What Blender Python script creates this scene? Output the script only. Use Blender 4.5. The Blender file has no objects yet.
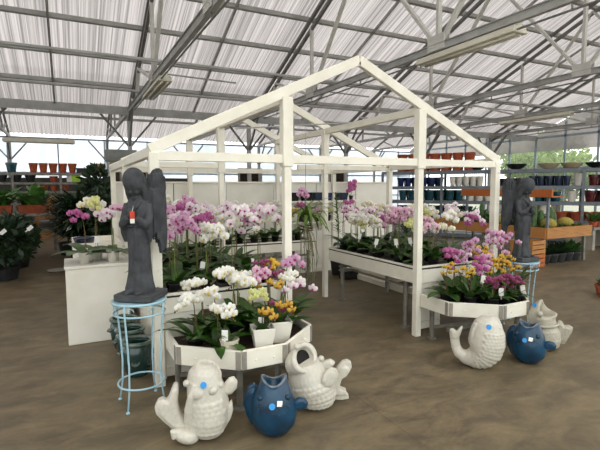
import bpy, bmesh, math, random
from mathutils import Vector, Matrix, Euler, noise
PI = math.pi
random.seed(7)
SC = bpy.context.scene
COL = SC.collection
V = Vector
YAW = 0.4699

# ------------------------------------------------------------------ materials
def lin(h):
    h = h.lstrip('#')
    o = []
    for i in (0, 2, 4):
        c = int(h[i:i+2], 16)/255
        o.append(c/12.92 if c <= .04045 else ((c+.055)/1.055)**2.4)
    return (*o, 1)

MATS = {}
def mat(name, c1, c2=None, rough=.6, scale=8, metal=0, bump=0, bscale=60, detail=4, coat=0, mapping=None, trans=0):
    if name in MATS: return MATS[name]
    m = bpy.data.materials.new(name); m.use_nodes = True
    nt = m.node_tree; n = nt.nodes; l = nt.links
    b = n['Principled BSDF']
    b.inputs['Roughness'].default_value = rough
    b.inputs['Metallic'].default_value = metal
    b.inputs['Coat Weight'].default_value = coat
    tc = n.new('ShaderNodeTexCoord')
    mp = n.new('ShaderNodeMapping'); l.new(tc.outputs['Object'], mp.inputs['Vector'])
    if mapping: mp.inputs['Scale'].default_value = mapping
    nz = n.new('ShaderNodeTexNoise'); nz.inputs['Scale'].default_value = scale; nz.inputs['Detail'].default_value = detail
    l.new(mp.outputs['Vector'], nz.inputs['Vector'])
    rp = n.new('ShaderNodeValToRGB')
    rp.color_ramp.elements[0].position = .35; rp.color_ramp.elements[1].position = .68
    rp.color_ramp.elements[0].color = lin(c1); rp.color_ramp.elements[1].color = lin(c2 or c1)
    l.new(nz.outputs['Fac'], rp.inputs['Fac'])
    l.new(rp.outputs['Color'], b.inputs['Base Color'])
    if bump:
        n2 = n.new('ShaderNodeTexNoise'); n2.inputs['Scale'].default_value = bscale; n2.inputs['Detail'].default_value = 3
        l.new(mp.outputs['Vector'], n2.inputs['Vector'])
        bp = n.new('ShaderNodeBump'); bp.inputs['Strength'].default_value = bump; bp.inputs['Distance'].default_value = .01
        l.new(n2.outputs['Fac'], bp.inputs['Height']); l.new(bp.outputs['Normal'], b.inputs['Normal'])
    if trans:
        tr = n.new('ShaderNodeBsdfTranslucent'); l.new(rp.outputs['Color'], tr.inputs['Color'])
        mx = n.new('ShaderNodeMixShader'); mx.inputs['Fac'].default_value = trans
        l.new(b.outputs['BSDF'], mx.inputs[1]); l.new(tr.outputs['BSDF'], mx.inputs[2])
        l.new(mx.outputs['Shader'], n['Material Output'].inputs['Surface'])
    MATS[name] = m
    return m

def sheet_mat(name, c1, c2, clear, stretch, gloss=0.0, scale=1.0):
    """translucent plastic or glass sheet: part lets the sky straight through, part scatters it"""
    m = bpy.data.materials.new(name); m.use_nodes = True
    nt = m.node_tree; n = nt.nodes; l = nt.links
    for x in list(n):
        if x.type == 'BSDF_PRINCIPLED': n.remove(x)
    out = n['Material Output']
    tc = n.new('ShaderNodeTexCoord'); mp = n.new('ShaderNodeMapping'); mp.inputs['Scale'].default_value = stretch
    l.new(tc.outputs['Object'], mp.inputs['Vector'])
    nz = n.new('ShaderNodeTexNoise'); nz.inputs['Scale'].default_value = scale; nz.inputs['Detail'].default_value = 5; nz.inputs['Roughness'].default_value = .65
    l.new(mp.outputs['Vector'], nz.inputs['Vector'])
    rp = n.new('ShaderNodeValToRGB'); rp.color_ramp.elements[0].position = .36; rp.color_ramp.elements[1].position = .62
    rp.color_ramp.elements[0].color = lin(c1); rp.color_ramp.elements[1].color = lin(c2)
    l.new(nz.outputs['Fac'], rp.inputs['Fac'])
    tl = n.new('ShaderNodeBsdfTranslucent'); df = n.new('ShaderNodeBsdfDiffuse'); tp = n.new('ShaderNodeBsdfTransparent')
    for s in (tl, df, tp): l.new(rp.outputs['Color'], s.inputs['Color'])
    m1 = n.new('ShaderNodeMixShader'); m1.inputs['Fac'].default_value = .3
    l.new(tl.outputs[0], m1.inputs[1]); l.new(df.outputs[0], m1.inputs[2])
    m2 = n.new('ShaderNodeMixShader'); m2.inputs['Fac'].default_value = clear
    l.new(m1.outputs[0], m2.inputs[1]); l.new(tp.outputs[0], m2.inputs[2])
    last = m2
    if gloss:
        gl = n.new('ShaderNodeBsdfGlossy'); gl.inputs['Roughness'].default_value = .15
        m3 = n.new('ShaderNodeMixShader'); m3.inputs['Fac'].default_value = gloss
        l.new(m2.outputs[0], m3.inputs[1]); l.new(gl.outputs[0], m3.inputs[2]); last = m3
    l.new(last.outputs[0], out.inputs['Surface'])
    return m

def floor_mat():
    m = bpy.data.materials.new('polished_concrete'); m.use_nodes = True
    nt = m.node_tree; n = nt.nodes; l = nt.links; b = n['Principled BSDF']
    tc = n.new('ShaderNodeTexCoord')
    def nz(scale, detail, stretch=(1, 1, 1), rough=.6):
        mp = n.new('ShaderNodeMapping'); mp.inputs['Scale'].default_value = stretch
        mp.inputs['Rotation'].default_value = (0, 0, .5)
        l.new(tc.outputs['Object'], mp.inputs['Vector'])
        t = n.new('ShaderNodeTexNoise'); t.inputs['Scale'].default_value = scale; t.inputs['Detail'].default_value = detail; t.inputs['Roughness'].default_value = rough
        t.inputs['Distortion'].default_value = .5
        l.new(mp.outputs['Vector'], t.inputs['Vector']); return t
    a = nz(.7, 6); c = nz(2.6, 8, (1, 1.9, 1), .72); d = nz(14, 4)
    r1 = n.new('ShaderNodeValToRGB'); r1.color_ramp.elements[0].position = .3; r1.color_ramp.elements[1].position = .72
    r1.color_ramp.elements[0].color = lin(FLOOR[0]); r1.color_ramp.elements[1].color = lin(FLOOR[1])
    l.new(a.outputs['Fac'], r1.inputs['Fac'])
    r2 = n.new('ShaderNodeValToRGB'); r2.color_ramp.elements[0].position = .38; r2.color_ramp.elements[1].position = .7
    r2.color_ramp.elements[0].color = lin(FLOOR[2]); r2.color_ramp.elements[1].color = lin(FLOOR[3])
    l.new(c.outputs['Fac'], r2.inputs['Fac'])
    mx = n.new('ShaderNodeMix'); mx.data_type = 'RGBA'; mx.inputs[0].default_value = .55
    l.new(r1.outputs[0], mx.inputs[6]); l.new(r2.outputs[0], mx.inputs[7])
    # saw-cut control joints
    br = n.new('ShaderNodeTexBrick'); br.offset = 0; br.inputs['Scale'].default_value = 1
    br.inputs['Brick Width'].default_value = 3.1; br.inputs['Row Height'].default_value = 3.1; br.inputs['Mortar Size'].default_value = .004
    br.inputs['Color1'].default_value = (1, 1, 1, 1); br.inputs['Color2'].default_value = (1, 1, 1, 1); br.inputs['Mortar'].default_value = (.72, .68, .63, 1)
    mpb = n.new('ShaderNodeMapping'); mpb.inputs['Location'].default_value = (1.2, .55, 0); l.new(tc.outputs['Object'], mpb.inputs['Vector']); l.new(mpb.outputs[0], br.inputs['Vector'])
    mu = n.new('ShaderNodeMix'); mu.data_type = 'RGBA'; mu.blend_type = 'MULTIPLY'; mu.inputs[0].default_value = .7
    l.new(mx.outputs[2], mu.inputs[6]); l.new(br.outputs['Color'], mu.inputs[7])
    l.new(mu.outputs[2], b.inputs['Base Color'])
    mr = n.new('ShaderNodeMapRange'); mr.inputs['To Min'].default_value = .36; mr.inputs['To Max'].default_value = .62
    l.new(c.outputs['Fac'], mr.inputs['Value']); l.new(mr.outputs[0], b.inputs['Roughness'])
    b.inputs['Specular IOR Level'].default_value = .35
    bp = n.new('ShaderNodeBump'); bp.inputs['Strength'].default_value = .06; l.new(d.outputs['Fac'], bp.inputs['Height']); l.new(bp.outputs[0], b.inputs['Normal'])
    return m
FLOOR = ('#564b3b', '#85775d', '#4a4133', '#938263')

M_white = mat('white_painted_timber', '#f3eee0', '#e9e3d2', .55, 5, bump=.08)
M_whitep = mat('white_panel_paint', '#eeeadf', '#e2ddcf', .6, 3)
M_brk = mat('galvanised_bracket', '#a9a297', '#928c83', .5, 12, metal=.3)
M_steel = mat('grey_steel', '#b3b2b0', '#9d9c9a', .6, 4)
M_web = mat('pale_painted_steel', '#d3d1cb', '#c2c0ba', .6, 4)
M_steeld = mat('dark_steel', '#7e7d7b', '#686765', .6, 4)
M_galv = mat('galvanised_leg', '#8e8a80', '#6f6b63', .45, 10, metal=.4)
M_soil = mat('bark_soil', '#2c2018', '#4b3526', .95, 40, bump=.5)
M_leaf = mat('orchid_leaf', '#203c14', '#466b26', .35, 9, trans=.12)
M_leafb = mat('strap_leaf', '#4a6b26', '#7d9440', .4, 8, trans=.2)
M_leafd = mat('dark_leaf', '#142613', '#2a4522', .5, 12, trans=.1)
M_leafm = mat('mid_leaf', '#2c5226', '#4f7a35', .5, 12, trans=.15)
M_leaff = mat('fresh_leaf', '#3f7030', '#6f9c4a', .45, 6, trans=.2)
M_leafo = mat('outdoor_leaf', '#7f9a4a', '#b3c47e', .6, 3, trans=.4)
M_bark = mat('bark', '#4a3a2a', '#6d5843', .9, 14, bump=.4)
M_stem = mat('flower_stem', '#4a3a22', '#6a5a2c', .6, 12)
M_stemg = mat('green_stem', '#51682c', '#6c7d38', .6, 12)
M_terra = mat('terracotta', '#b25a36', '#9a4628', .8, 9)
M_blackpl = mat('black_plastic', '#1b1c1c', '#26282a', .5, 10)
M_potw = mat('white_ceramic_pot', '#ece7dc', '#dfd9cb', .35, 6)
M_potc = mat('cream_ribbed_pot', '#d9d0bd', '#c7bda8', .5, 6)
M_stone = mat('charcoal_stone', '#44464a', '#2f3135', .75, 14, bump=.25, bscale=40)
M_stoneb = mat('charcoal_plinth', '#4a4b4d', '#3c3d40', .8, 14, bump=.2)
M_bluewire = mat('pale_blue_enamel', '#b0d0dc', '#9cc3d2', .4, 9)
M_fishw = mat('speckled_white_glaze', '#d0cbbe', '#c6c0b2', .42, 45, coat=.15)
M_fishg = mat('speckled_grey_white_glaze', '#b9b3a2', '#aaa493', .45, 60, coat=.15)
M_fishb = mat('deep_blue_glaze', '#0c4260', '#072a40', .3, 9, coat=.12)
M_dark = mat('black_pot_and_mouth_shade', '#15120f', '#1d1916', .9)  # black of the small shelf pots, also shade painted inside a fish mouth
M_green = mat('dark_green_glaze', '#17302d', '#264743', .16, 7, coat=.5)
M_greenr = mat('worn_green_rim', '#6a7a6c', '#2c4742', .25, 14, coat=.4)
M_wood = mat('orange_pine', '#c2894a', '#a06a36', .6, 5, mapping=(1, 14, 14), bump=.1)
M_woodo = mat('stained_plank', '#c36c2e', '#a5561f', .65, 5, mapping=(1, 12, 12))
M_tag = mat('white_tag', '#f4f2ec', '#e8e6df', .6)
M_bluedot = mat('blue_sticker', '#2f97df', '#2a8ed6', .5)
M_red = mat('orange_red_tag', '#d8452c', '#c43a24', .6)
M_blue = mat('cobalt_glaze', '#1d2f66', '#16244f', .2, 8, coat=.4)
M_teal = mat('teal_glaze', '#1b5560', '#133f49', .2, 8, coat=.4)
M_navy = mat('navy_glaze', '#20304a', '#18243a', .25, 8, coat=.3)
M_tan = mat('tan_glaze', '#d8c7a6', '#c4b18e', .4, 8)
M_grey = mat('grey_laminate', '#8b8c88', '#7a7b77', .6, 6)
M_rack = mat('rack_grey_blue', '#7f858b', '#6a7079', .5, 6, metal=.2)
M_lime = mat('lime_plastic', '#a9d62f', '#9cc628', .5)
M_pale = mat('pale_fixture', '#d9d5c4', '#cdc8b5', .5, 6)
M_cactus = mat('cactus_green', '#3f5f35', '#5a7a44', .7, 10, bump=.4)
M_gold = mat('golden_spines', '#b9a24c', '#8d8a3e', .8, 30, bump=.6)
M_oxred = mat('oxblood_glaze', '#5a1a1c', '#471416', .25, 8, coat=.3)
M_root = mat('aerial_roots', '#8c8a6a', '#6d6a4e', .8, 12)
M_brown = mat('brown_fan', '#3b2c22', '#2a201a', .7, 8)
M_conc = mat('pale_block', '#a59f92', '#918b7f', .8, 6)

def petalm(name, a, b): return mat(name, a, b, .5, 30, trans=.25)
P_white = petalm('petal_white', '#fbf9f2', '#f2efe4'); P_pink = petalm('petal_pink', '#e0a9c2', '#f1d6e2')
P_mag = petalm('petal_magenta', '#b24c8c', '#cc7fae'); P_yel = petalm('petal_yellow', '#e6c64a', '#d9a32c')
P_yg = petalm('petal_yellow_green', '#d9dc84', '#e8e8b0'); P_or = petalm('petal_amber', '#e2bb4c', '#d29a3a')
P_cream = petalm('petal_cream', '#f3ecd0', '#f6f0e0'); P_plum = petalm('petal_plum', '#a8507f', '#8d3a68')
P_lpink = petalm('petal_blush', '#f0dbe4', '#f7ecf0'); P_lil = petalm('petal_lilac', '#d096bd', '#e2bbd3')

# ------------------------------------------------------------------ mesh builder
class MB:
    def __init__(s): s.v = []; s.f = []; s.m = []; s.mi = 0
    def add(s, vs, fs):
        o = len(s.v); s.v += [tuple(p) for p in vs]
        for f in fs: s.f.append([i+o for i in f]); s.m.append(s.mi)
    def box(s, c, d, R=None):
        x, y, z = d[0]/2, d[1]/2, d[2]/2
        vs = [V((sx*x, sy*y, sz*z)) for sz in (-1, 1) for sy in (-1, 1) for sx in (-1, 1)]
        if R is not None: vs = [R @ p for p in vs]
        s.add([p+V(c) for p in vs], [(0, 2, 3, 1), (4, 5, 7, 6), (0, 1, 5, 4), (2, 6, 7, 3), (0, 4, 6, 2), (1, 3, 7, 5)])
    def bar(s, a, b, w, h, up=(0, 0, 1)):
        a, b = V(a), V(b); t = (b-a).normalized(); u = V(up)
        if abs(t.dot(u)) > .98: u = V((0, 1, 0))
        sd = t.cross(u).normalized(); u = sd.cross(t)
        vs = []
        for p in (a, b):
            for i, j in ((-1, -1), (1, -1), (1, 1), (-1, 1)): vs.append(p+sd*(i*w/2)+u*(j*h/2))
        s.add(vs, [(0, 1, 2, 3), (7, 6, 5, 4), (0, 4, 5, 1), (1, 5, 6, 2), (2, 6, 7, 3), (3, 7, 4, 0)])
    def tube(s, pts, r, seg=6, cap=True):
        pts = [V(p) for p in pts]; n = len(pts)
        rs = r if isinstance(r, (list, tuple)) else [r]*n
        t0 = (pts[1]-pts[0]).normalized()
        u = V((0, 0, 1)) if abs(t0.z) < .9 else V((1, 0, 0))
        u = (u-t0*u.dot(t0)).normalized(); vs = []
        for i, p in enumerate(pts):
            t = (pts[min(i+1, n-1)]-pts[max(i-1, 0)]).normalized()
            u = (u-t*u.dot(t)).normalized(); w = t.cross(u)
            for k in range(seg):
                a = 2*PI*k/seg; vs.append(p+(u*math.cos(a)+w*math.sin(a))*rs[i])
        fs = [(i*seg+k, i*seg+(k+1) % seg, (i+1)*seg+(k+1) % seg, (i+1)*seg+k) for i in range(n-1) for k in range(seg)]
        if cap: fs += [tuple(range(seg-1, -1, -1)), tuple((n-1)*seg+k for k in range(seg))]
        s.add(vs, fs)
    def ring(s, c, R, r, seg=28, rs=6, a0=0, a1=2*PI, tilt=None):
        full = abs(a1-a0-2*PI) < 1e-6
        vs = []; n = seg if full else seg+1
        for i in range(n):
            a = a0+(a1-a0)*i/seg
            for k in range(rs):
                b = 2*PI*k/rs
                p = V(((R+r*math.cos(b))*math.cos(a), (R+r*math.cos(b))*math.sin(a), r*math.sin(b)))
                if tilt is not None: p = tilt @ p
                vs.append(p+V(c))
        fs = []
        for i in range(seg):
            j = (i+1) % n
            for k in range(rs): fs.append((i*rs+k, j*rs+k, j*rs+(k+1) % rs, i*rs+(k+1) % rs))
        s.add(vs, fs)
    def lathe(s, prof, seg=16, c=(0, 0, 0), squash=1, ribs=0, rib=0):
        vs = []; fs = []
        for r, z in prof:
            for k in range(seg):
                a = 2*PI*k/seg; rr = r*(1+(rib*math.cos(ribs*a) if ribs else 0))
                vs.append((c[0]+rr*math.cos(a), c[1]+rr*squash*math.sin(a), c[2]+z))
        for i in range(len(prof)-1):
            for k in range(seg): fs.append((i*seg+k, i*seg+(k+1) % seg, (i+1)*seg+(k+1) % seg, (i+1)*seg+k))
        fs.append(tuple(range(seg-1, -1, -1))); fs.append(tuple((len(prof)-1)*seg+k for k in range(seg)))
        s.add(vs, fs)
    def loft(s, rings, seg=20, cap=True):
        """rings: (center, tangent, a, b): a in the x-z plane, b along y"""
        vs = []; fs = []; n = len(rings)
        for c, t, a, b in rings:
            c = V(c); t = V(t).normalized(); nn = t.cross(V((0, 1, 0))).normalized(); yy = nn.cross(t)
            for k in range(seg):
                q = 2*PI*k/seg; vs.append(c+nn*(a*math.cos(q))+yy*(b*math.sin(q)))
        for i in range(n-1):
            for k in range(seg): fs.append((i*seg+k, i*seg+(k+1) % seg, (i+1)*seg+(k+1) % seg, (i+1)*seg+k))
        if cap: fs.append(tuple(range(seg-1, -1, -1))); fs.append(tuple((n-1)*seg+k for k in range(seg)))
        s.add(vs, fs)
    def ball(s, c, r, seg=12, rings=8, R=None):
        r = (r, r, r) if not isinstance(r, (tuple, list)) else r
        vs = []; fs = []
        for i in range(1, rings):
            t = PI*i/rings
            for k in range(seg):
                a = 2*PI*k/seg; p = V((r[0]*math.sin(t)*math.cos(a), r[1]*math.sin(t)*math.sin(a), r[2]*math.cos(t)))
                if R is not None: p = R @ p
                vs.append(p+V(c))
        top, bot = V((0, 0, r[2])), V((0, 0, -r[2]))
        if R is not None: top, bot = R @ top, R @ bot
        vs += [top+V(c), bot+V(c)]; T = len(vs)-2
        for i in range(rings-2):
            for k in range(seg): fs.append((i*seg+k, (i+1)*seg+k, (i+1)*seg+(k+1) % seg, i*seg+(k+1) % seg))
        for k in range(seg):
            fs.append((T, k, (k+1) % seg)); o = (rings-2)*seg; fs.append((T+1, o+(k+1) % seg, o+k))
        s.add(vs, fs)
    def prism(s, pts, y0, y1):
        """outline in x-z extruded along y"""
        n = len(pts)
        vs = [(p[0], y0, p[1]) for p in pts]+[(p[0], y1, p[1]) for p in pts]
        s.add(vs, [tuple(range(n)), tuple(range(2*n-1, n-1, -1))]+[((i+1) % n, i, i+n, (i+1) % n+n) for i in range(n)])
    def prismz(s, pts, z0, z1):
        n = len(pts)
        vs = [(p[0], p[1], z0) for p in pts]+[(p[0], p[1], z1) for p in pts]
        s.add(vs, [tuple(range(n-1, -1, -1)), tuple(range(n, 2*n))]+[(i, (i+1) % n, (i+1) % n+n, i+n) for i in range(n)])
    def leaf(s, base, d, L, W, droop=.5, seg=5, up=(0, 0, 1), fold=.2, round_=.6):
        """strap leaf from base along d, arching over"""
        d = V(d).normalized(); base = V(base); vs = []; fs = []
        p = base.copy(); t = d.copy()
        sd = t.cross(V(up))
        sd = sd.normalized() if sd.length > 1e-4 else V((1, 0, 0))
        for i in range(seg+1):
            u = i/seg; w = W*.5*(math.sin(PI*min(1, .18+u*.82))**round_ if u < 1 else .04)
            nn = sd.cross(t).normalized()
            vs += [p-sd*w+nn*(fold*w), p, p+sd*w+nn*(fold*w)]
            p = p+t*(L/seg); t = (t+V((0, 0, -droop/seg))).normalized()
        for i in range(seg):
            a = i*3; fs += [(a, a+1, a+4, a+3), (a+1, a+2, a+5, a+4)]
        s.add(vs, fs)
    def mesh(s, name, mats, smooth=False, bevel=0):
        me = bpy.data.meshes.new(name); me.from_pydata(s.v, [], s.f); me.validate(); me.update()
        for m in (mats if isinstance(mats, (list, tuple)) else [mats]): me.materials.append(m)
        if len(me.materials) > 1 and len(me.polygons) == len(s.m):
            me.polygons.foreach_set('material_index', s.m)
        bm = bmesh.new(); bm.from_mesh(me)
        if bevel:
            bmesh.ops.recalc_face_normals(bm, faces=bm.faces)
            ed = [e for e in bm.edges if len(e.link_faces) == 2 and e.calc_face_angle(0) > .6]
            bmesh.ops.bevel(bm, geom=ed, offset=bevel, segments=1, affect='EDGES', clamp_overlap=True)
        bmesh.ops.recalc_face_normals(bm, faces=bm.faces)
        bm.to_mesh(me); bm.free()
        if smooth: me.polygons.foreach_set('use_smooth', [True]*len(me.polygons))
        return me
    def build(s, name, mats, parent=None, loc=(0, 0, 0), rz=0, smooth=False, bevel=0):
        return inst(name, s.mesh(name, mats, smooth, bevel), parent, loc, rz)
    def fused(s, name, mats, parent=None, voxel=.006, loc=(0, 0, 0), rz=0, relax=2):
        """fuse overlapping shapes into one continuous skin"""
        me = s.mesh(name, mats, True)
        return inst(name, fuse(me, name, voxel, relax), parent, loc, rz)

def fuse(me, name, voxel, relax=2):
    o = bpy.data.objects.new('tmp', me); COL.objects.link(o)
    md = o.modifiers.new('r', 'REMESH'); md.mode = 'VOXEL'; md.voxel_size = voxel; md.use_smooth_shade = True
    if relax:
        sm = o.modifiers.new('s', 'SMOOTH'); sm.factor = .5; sm.iterations = relax
    dg = bpy.context.evaluated_depsgraph_get(); dg.update()
    out = bpy.data.meshes.new_from_object(o.evaluated_get(dg)); out.name = name
    mats = [m for m in me.materials]
    bpy.data.objects.remove(o)
    out.materials.clear()
    for m in mats: out.materials.append(m)
    out.polygons.foreach_set('use_smooth', [True]*len(out.polygons))
    return out

def inst(name, me, parent=None, loc=(0, 0, 0), rz=0, rot=None, scale=None):
    o = bpy.data.objects.new(name, me); COL.objects.link(o)
    o.location = loc
    o.rotation_euler = rot if rot is not None else (0, 0, rz)
    if scale is not None: o.scale = scale if isinstance(scale, (tuple, list)) else (scale,)*3
    if parent is not None: o.parent = parent
    return o

def tag(o, label, cat, group=None):
    o['label'] = label; o['category'] = cat
    if group: o['group'] = group
    return o
def thing(name, label, cat, loc=(0, 0, 0), rz=0, group=None):
    o = bpy.data.objects.new(name, None); COL.objects.link(o); o.empty_display_size = .1
    o.location = loc; o.rotation_euler = (0, 0, rz)
    return tag(o, label, cat, group)
def struct(o, label=None, cat=None):
    o['kind'] = 'structure'
    if label: o['label'] = label
    if cat: o['category'] = cat
    return o
def sempty(name, label, cat, loc=(0, 0, 0)):
    return struct(thing(name, label, cat, loc), label, cat)
ORD = 'first second third fourth fifth sixth seventh eighth ninth tenth eleventh twelfth thirteenth fourteenth fifteenth sixteenth'.split()

# ------------------------------------------------------------------ the greenhouse shell
YG, ZG, SL = 13.1, 3.62, .42         # gutter line, its height, roof slope
YR = 5.2                              # near ridge
def zroof(y): return ZG+SL*(YG-abs(y-YR)-YR) if y <= YG else ZG+SL*(4-abs(y-(YG+4)))
XL, XR, YB, YN = -9.0, 18.0, 21.1, -2.7
b = MB(); b.add([(XL, YN, 0), (XR, YN, 0), (XR, YB, 0), (XL, YB, 0)], [(0, 1, 2, 3)])
struct(b.build('floor', floor_mat()), 'tan polished concrete floor of the greenhouse', 'floor')
g = MB(); g.add([(-60, -40, -.05), (70, -40, -.05), (70, 70, -.05), (-60, 70, -.05)], [(0, 1, 2, 3)])
struct(g.build('ground', mat('outdoor_ground', '#8a8d78', '#9d9a86', .95, 1)), 'pale ground outside the greenhouse', 'ground')

M_roof = sheet_mat('corrugated_sheet', '#6f6c6b', '#ada8a6', .10, (34, .15, .2))
M_roofc = sheet_mat('clear_sheet', '#f2f1ef', '#fbfafa', .8, (5, .22, .22))
def roof_slope(name, y0, y1, ya, m, label):
    """corrugated sheeting, ribs running down the slope"""
    bm = MB(); per = .16; n = int((XR-XL)/per*4); rows = 6; vs = []
    for j in range(rows+1):
        y = y0+(y1-y0)*j/rows; z = zroof(y)+.12
        for i in range(n+1):
            x = XL+(XR-XL)*i/n; vs.append((x, y, z+.012*math.sin(2*PI*x/per)+(.010 if j % 2 else 0)))
    fs = [(j*(n+1)+i, j*(n+1)+i+1, (j+1)*(n+1)+i+1, (j+1)*(n+1)+i) for j in range(rows) for i in range(n)]
    bm.add(vs, fs); return struct(bm.build(name, m, smooth=False), label, 'ceiling')
roof_slope('ceiling', YR, YG, 0, M_roof, 'streaky translucent corrugated roof slope over the display')
roof_slope('ceiling_near', 1.6, YR, 0, M_roof, 'corrugated roof slope just past the ridge, over the viewer')
roof_slope('ceiling_fill_strip', YN, 1.6, 0, M_roofc, 'clear roof strip added behind the viewer to light the display')  # unseen clear strip, added so more skylight reaches the display from the front
roof_slope('ceiling_valley', YG, YG+4, 0, M_roof, 'corrugated roof slope beyond the gutter rising away')
roof_slope('ceiling_far', YG+4, YB, 0, M_roof, 'corrugated roof slope falling to the far wall')

# trusses
TX = [-5.4, -1.95, 1.53, 4.93, 8.4, 11.85, 15.3]
tr0 = None
def truss_parts():
    parts = []
    m = MB(); m.box((0, (YN+YG)/2, ZG), (.07, YG-YN, .10)); m.box((0, (YN+YG)/2, ZG+.05), (.12, YG-YN, .012)); parts.append(('bottom_chord', m.mesh('bottom_chord', M_steel)))
    m = MB(); m.tube([(0.0, YN+1, ZG-.13), (0, YG-1.2, ZG-.13)], .014, 6)
    for y in (-1, 1.2, 3.2, 5.2, 7.2, 9.1, 11): m.tube([(0, y, ZG-.14), (0, y, ZG-.03)], .012, 5)
    parts.append(('conduit', m.mesh('conduit', M_steeld)))
    for ya, yb in ((YN, YR), (YR, YG)):
        m = MB()
        for dz in (-.02, -.24): m.bar((0, ya, zroof(ya)+dz), (0, yb, zroof(yb)+dz), .06, .075)
        parts.append(('top_chord', m.mesh('top_chord', M_steeld)))
    web = []
    js = [-.8, 1.3, 5.2, 9.1]
    for j in js:
        web += [((0, j, ZG), (0, j, zroof(j)-.2))]
        for k in (-1.95, 1.95):
            if YN < j+k < YG: web.append(((0, j, ZG), (0, j+k, zroof(j+k)-.2)))
    web.append(((0, 11.5, ZG), (0, 11.05, zroof(11.05)-.2)))
    web.append(((0, 11.5, ZG), (0, 12.3, zroof(12.3)-.15)))
    for a, c in web:
        m = MB(); m.bar(a, c, .05, .07, (1, 0, 0)); parts.append(('web', m.mesh('web', M_web)))
    for j in js:
        m = MB(); m.box((-.05, j, ZG+.07), (.012, .34, .22)); m.box((.05, j, ZG+.07), (.012, .34, .22))
        for dy in (-.1, 0, .1):
            for dz in (.02, .12): m.box((-.058, j+dy, ZG+dz), (.012, .022, .022))
        parts.append(('gusset_plate', m.mesh('gusset_plate', M_web)))
    # far bay
    m = MB(); m.bar((0, YG, ZG), (0, YB, ZG), .07, .1); parts.append(('bottom_chord', m.mesh('far_bottom_chord', M_steel)))
    for ya, yb in ((YG, YG+4), (YG+4, YB)):
        m = MB(); m.bar((0, ya, zroof(ya)-.02), (0, yb, zroof(yb)-.02), .06, .09); parts.append(('top_chord', m.mesh('far_top_chord', M_steeld)))
    for y0, y1 in ((YG+2, YG+4), (YG+6, YG+4), (YG+4, YG+4), (YG+2, YG+1), (YG+6, YG+7)):
        m = MB(); m.bar((0, y0, ZG), (0, y1, zroof(y1)-.05), .05, .06, (1, 0, 0)); parts.append(('web', m.mesh('far_web', M_steel)))
    return parts
TP = truss_parts()
for i, x in enumerate(TX):
    t = sempty('roof_truss', ORD[i]+' grey steel roof truss counted from the left wall', 'roof truss', (x, 0, 0))
    for nme, me in TP: inst(nme, me, t)
    # columns and knee braces
    for y, yl in ((YG, 'under the gutter'), (YB-.15, 'against the far wall')):
        cc = sempty('column', 'grey steel column %s carrying the %s truss from the left' % (yl, ORD[i]), 'column', (x, y, 0))
        m = MB(); m.box((0, 0, ZG/2-.03), (.1, .1, ZG-.06)); m.build('post', M_steel, cc)
        m = MB(); m.bar((0, -.04, ZG-.9), (0, -.75, ZG-.05), .05, .05, (1, 0, 0)); m.build('knee_brace', M_steeld, cc)
        for sx in (-1, 1):
            m = MB(); m.bar((sx*.04, 0, ZG-.9), (sx*.7, 0, ZG-.1), .05, .05); m.build('knee_brace', M_steeld, cc)
        m = MB(); m.box((0, 0, .015), (.22, .22, .03)); m.build('base_plate', M_steeld, cc)
# intermediate rafters
for i, x in enumerate(TX[:-1]):
    xm = (TX[i]+TX[i+1])/2
    m = MB(); m.bar((xm, YR, zroof(YR)+.02), (xm, YG, zroof(YG)+.02), .045, .06)
    struct(m.build('rafter_beam', M_steel), 'thin grey rafter between the %s and %s trusses' % (ORD[i], ORD[i+1]), 'rafter')
# purlins
k = 0
for side, ys in (('facing', [YG-.97*j for j in range(1, 9)]), ('near', [YR-.97*j for j in range(1, 9)]), ('beyond', [YG+1.3*j for j in range(1, 6)])):
    for j, y in enumerate(ys):
        if y < YN or y > YB: continue
        m = MB(); m.box(((XL+XR)/2, y, zroof(y)+.055), (XR-XL, .05, .085)); m.box(((XL+XR)/2, y+.03, zroof(y)+.012), (XR-XL, .06, .014))
        nm = {'facing': '%s roof purlin up from the gutter', 'near': '%s roof purlin down the near slope from the ridge', 'beyond': '%s roof purlin beyond the gutter'}[side] % ORD[j]
        struct(m.build('purlin_beam', M_steel), 'grey '+nm, 'purlin')
for j, y in enumerate((8.4, 11.2)):
    m = MB(); m.tube([(XL, y, ZG+.18), (XR, y, ZG+.18)], .03, 6)
    struct(m.build('brace_beam', M_steel), ['long horizontal grey pipe brace lying across the trusses', 'horizontal grey pipe brace lying nearer the gutter'][j], 'brace')
# long diagonal braces in the roof plane
for i in (2, 3, 4, 5):
    m = MB(); m.tube([(TX[i], 11.05, zroof(11.05)-.25), (TX[i]+1.7, 9.3, ZG+.15)], .018, 5)
    struct(m.build('diagonal_beam', M_steel), 'slim diagonal brace leaving the %s truss near the gutter' % ORD[i], 'brace')
# gutter, with the wavy sheet edge resting on it
m = MB(); m.box(((XL+XR)/2, YG, ZG+.02), (XR-XL, .26, .16)); m.box(((XL+XR)/2, YG-.14, ZG-.02), (XR-XL, .02, .2))
struct(m.build('gutter_beam', M_steel), 'long grey steel gutter between the two roof bays', 'gutter')

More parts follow.
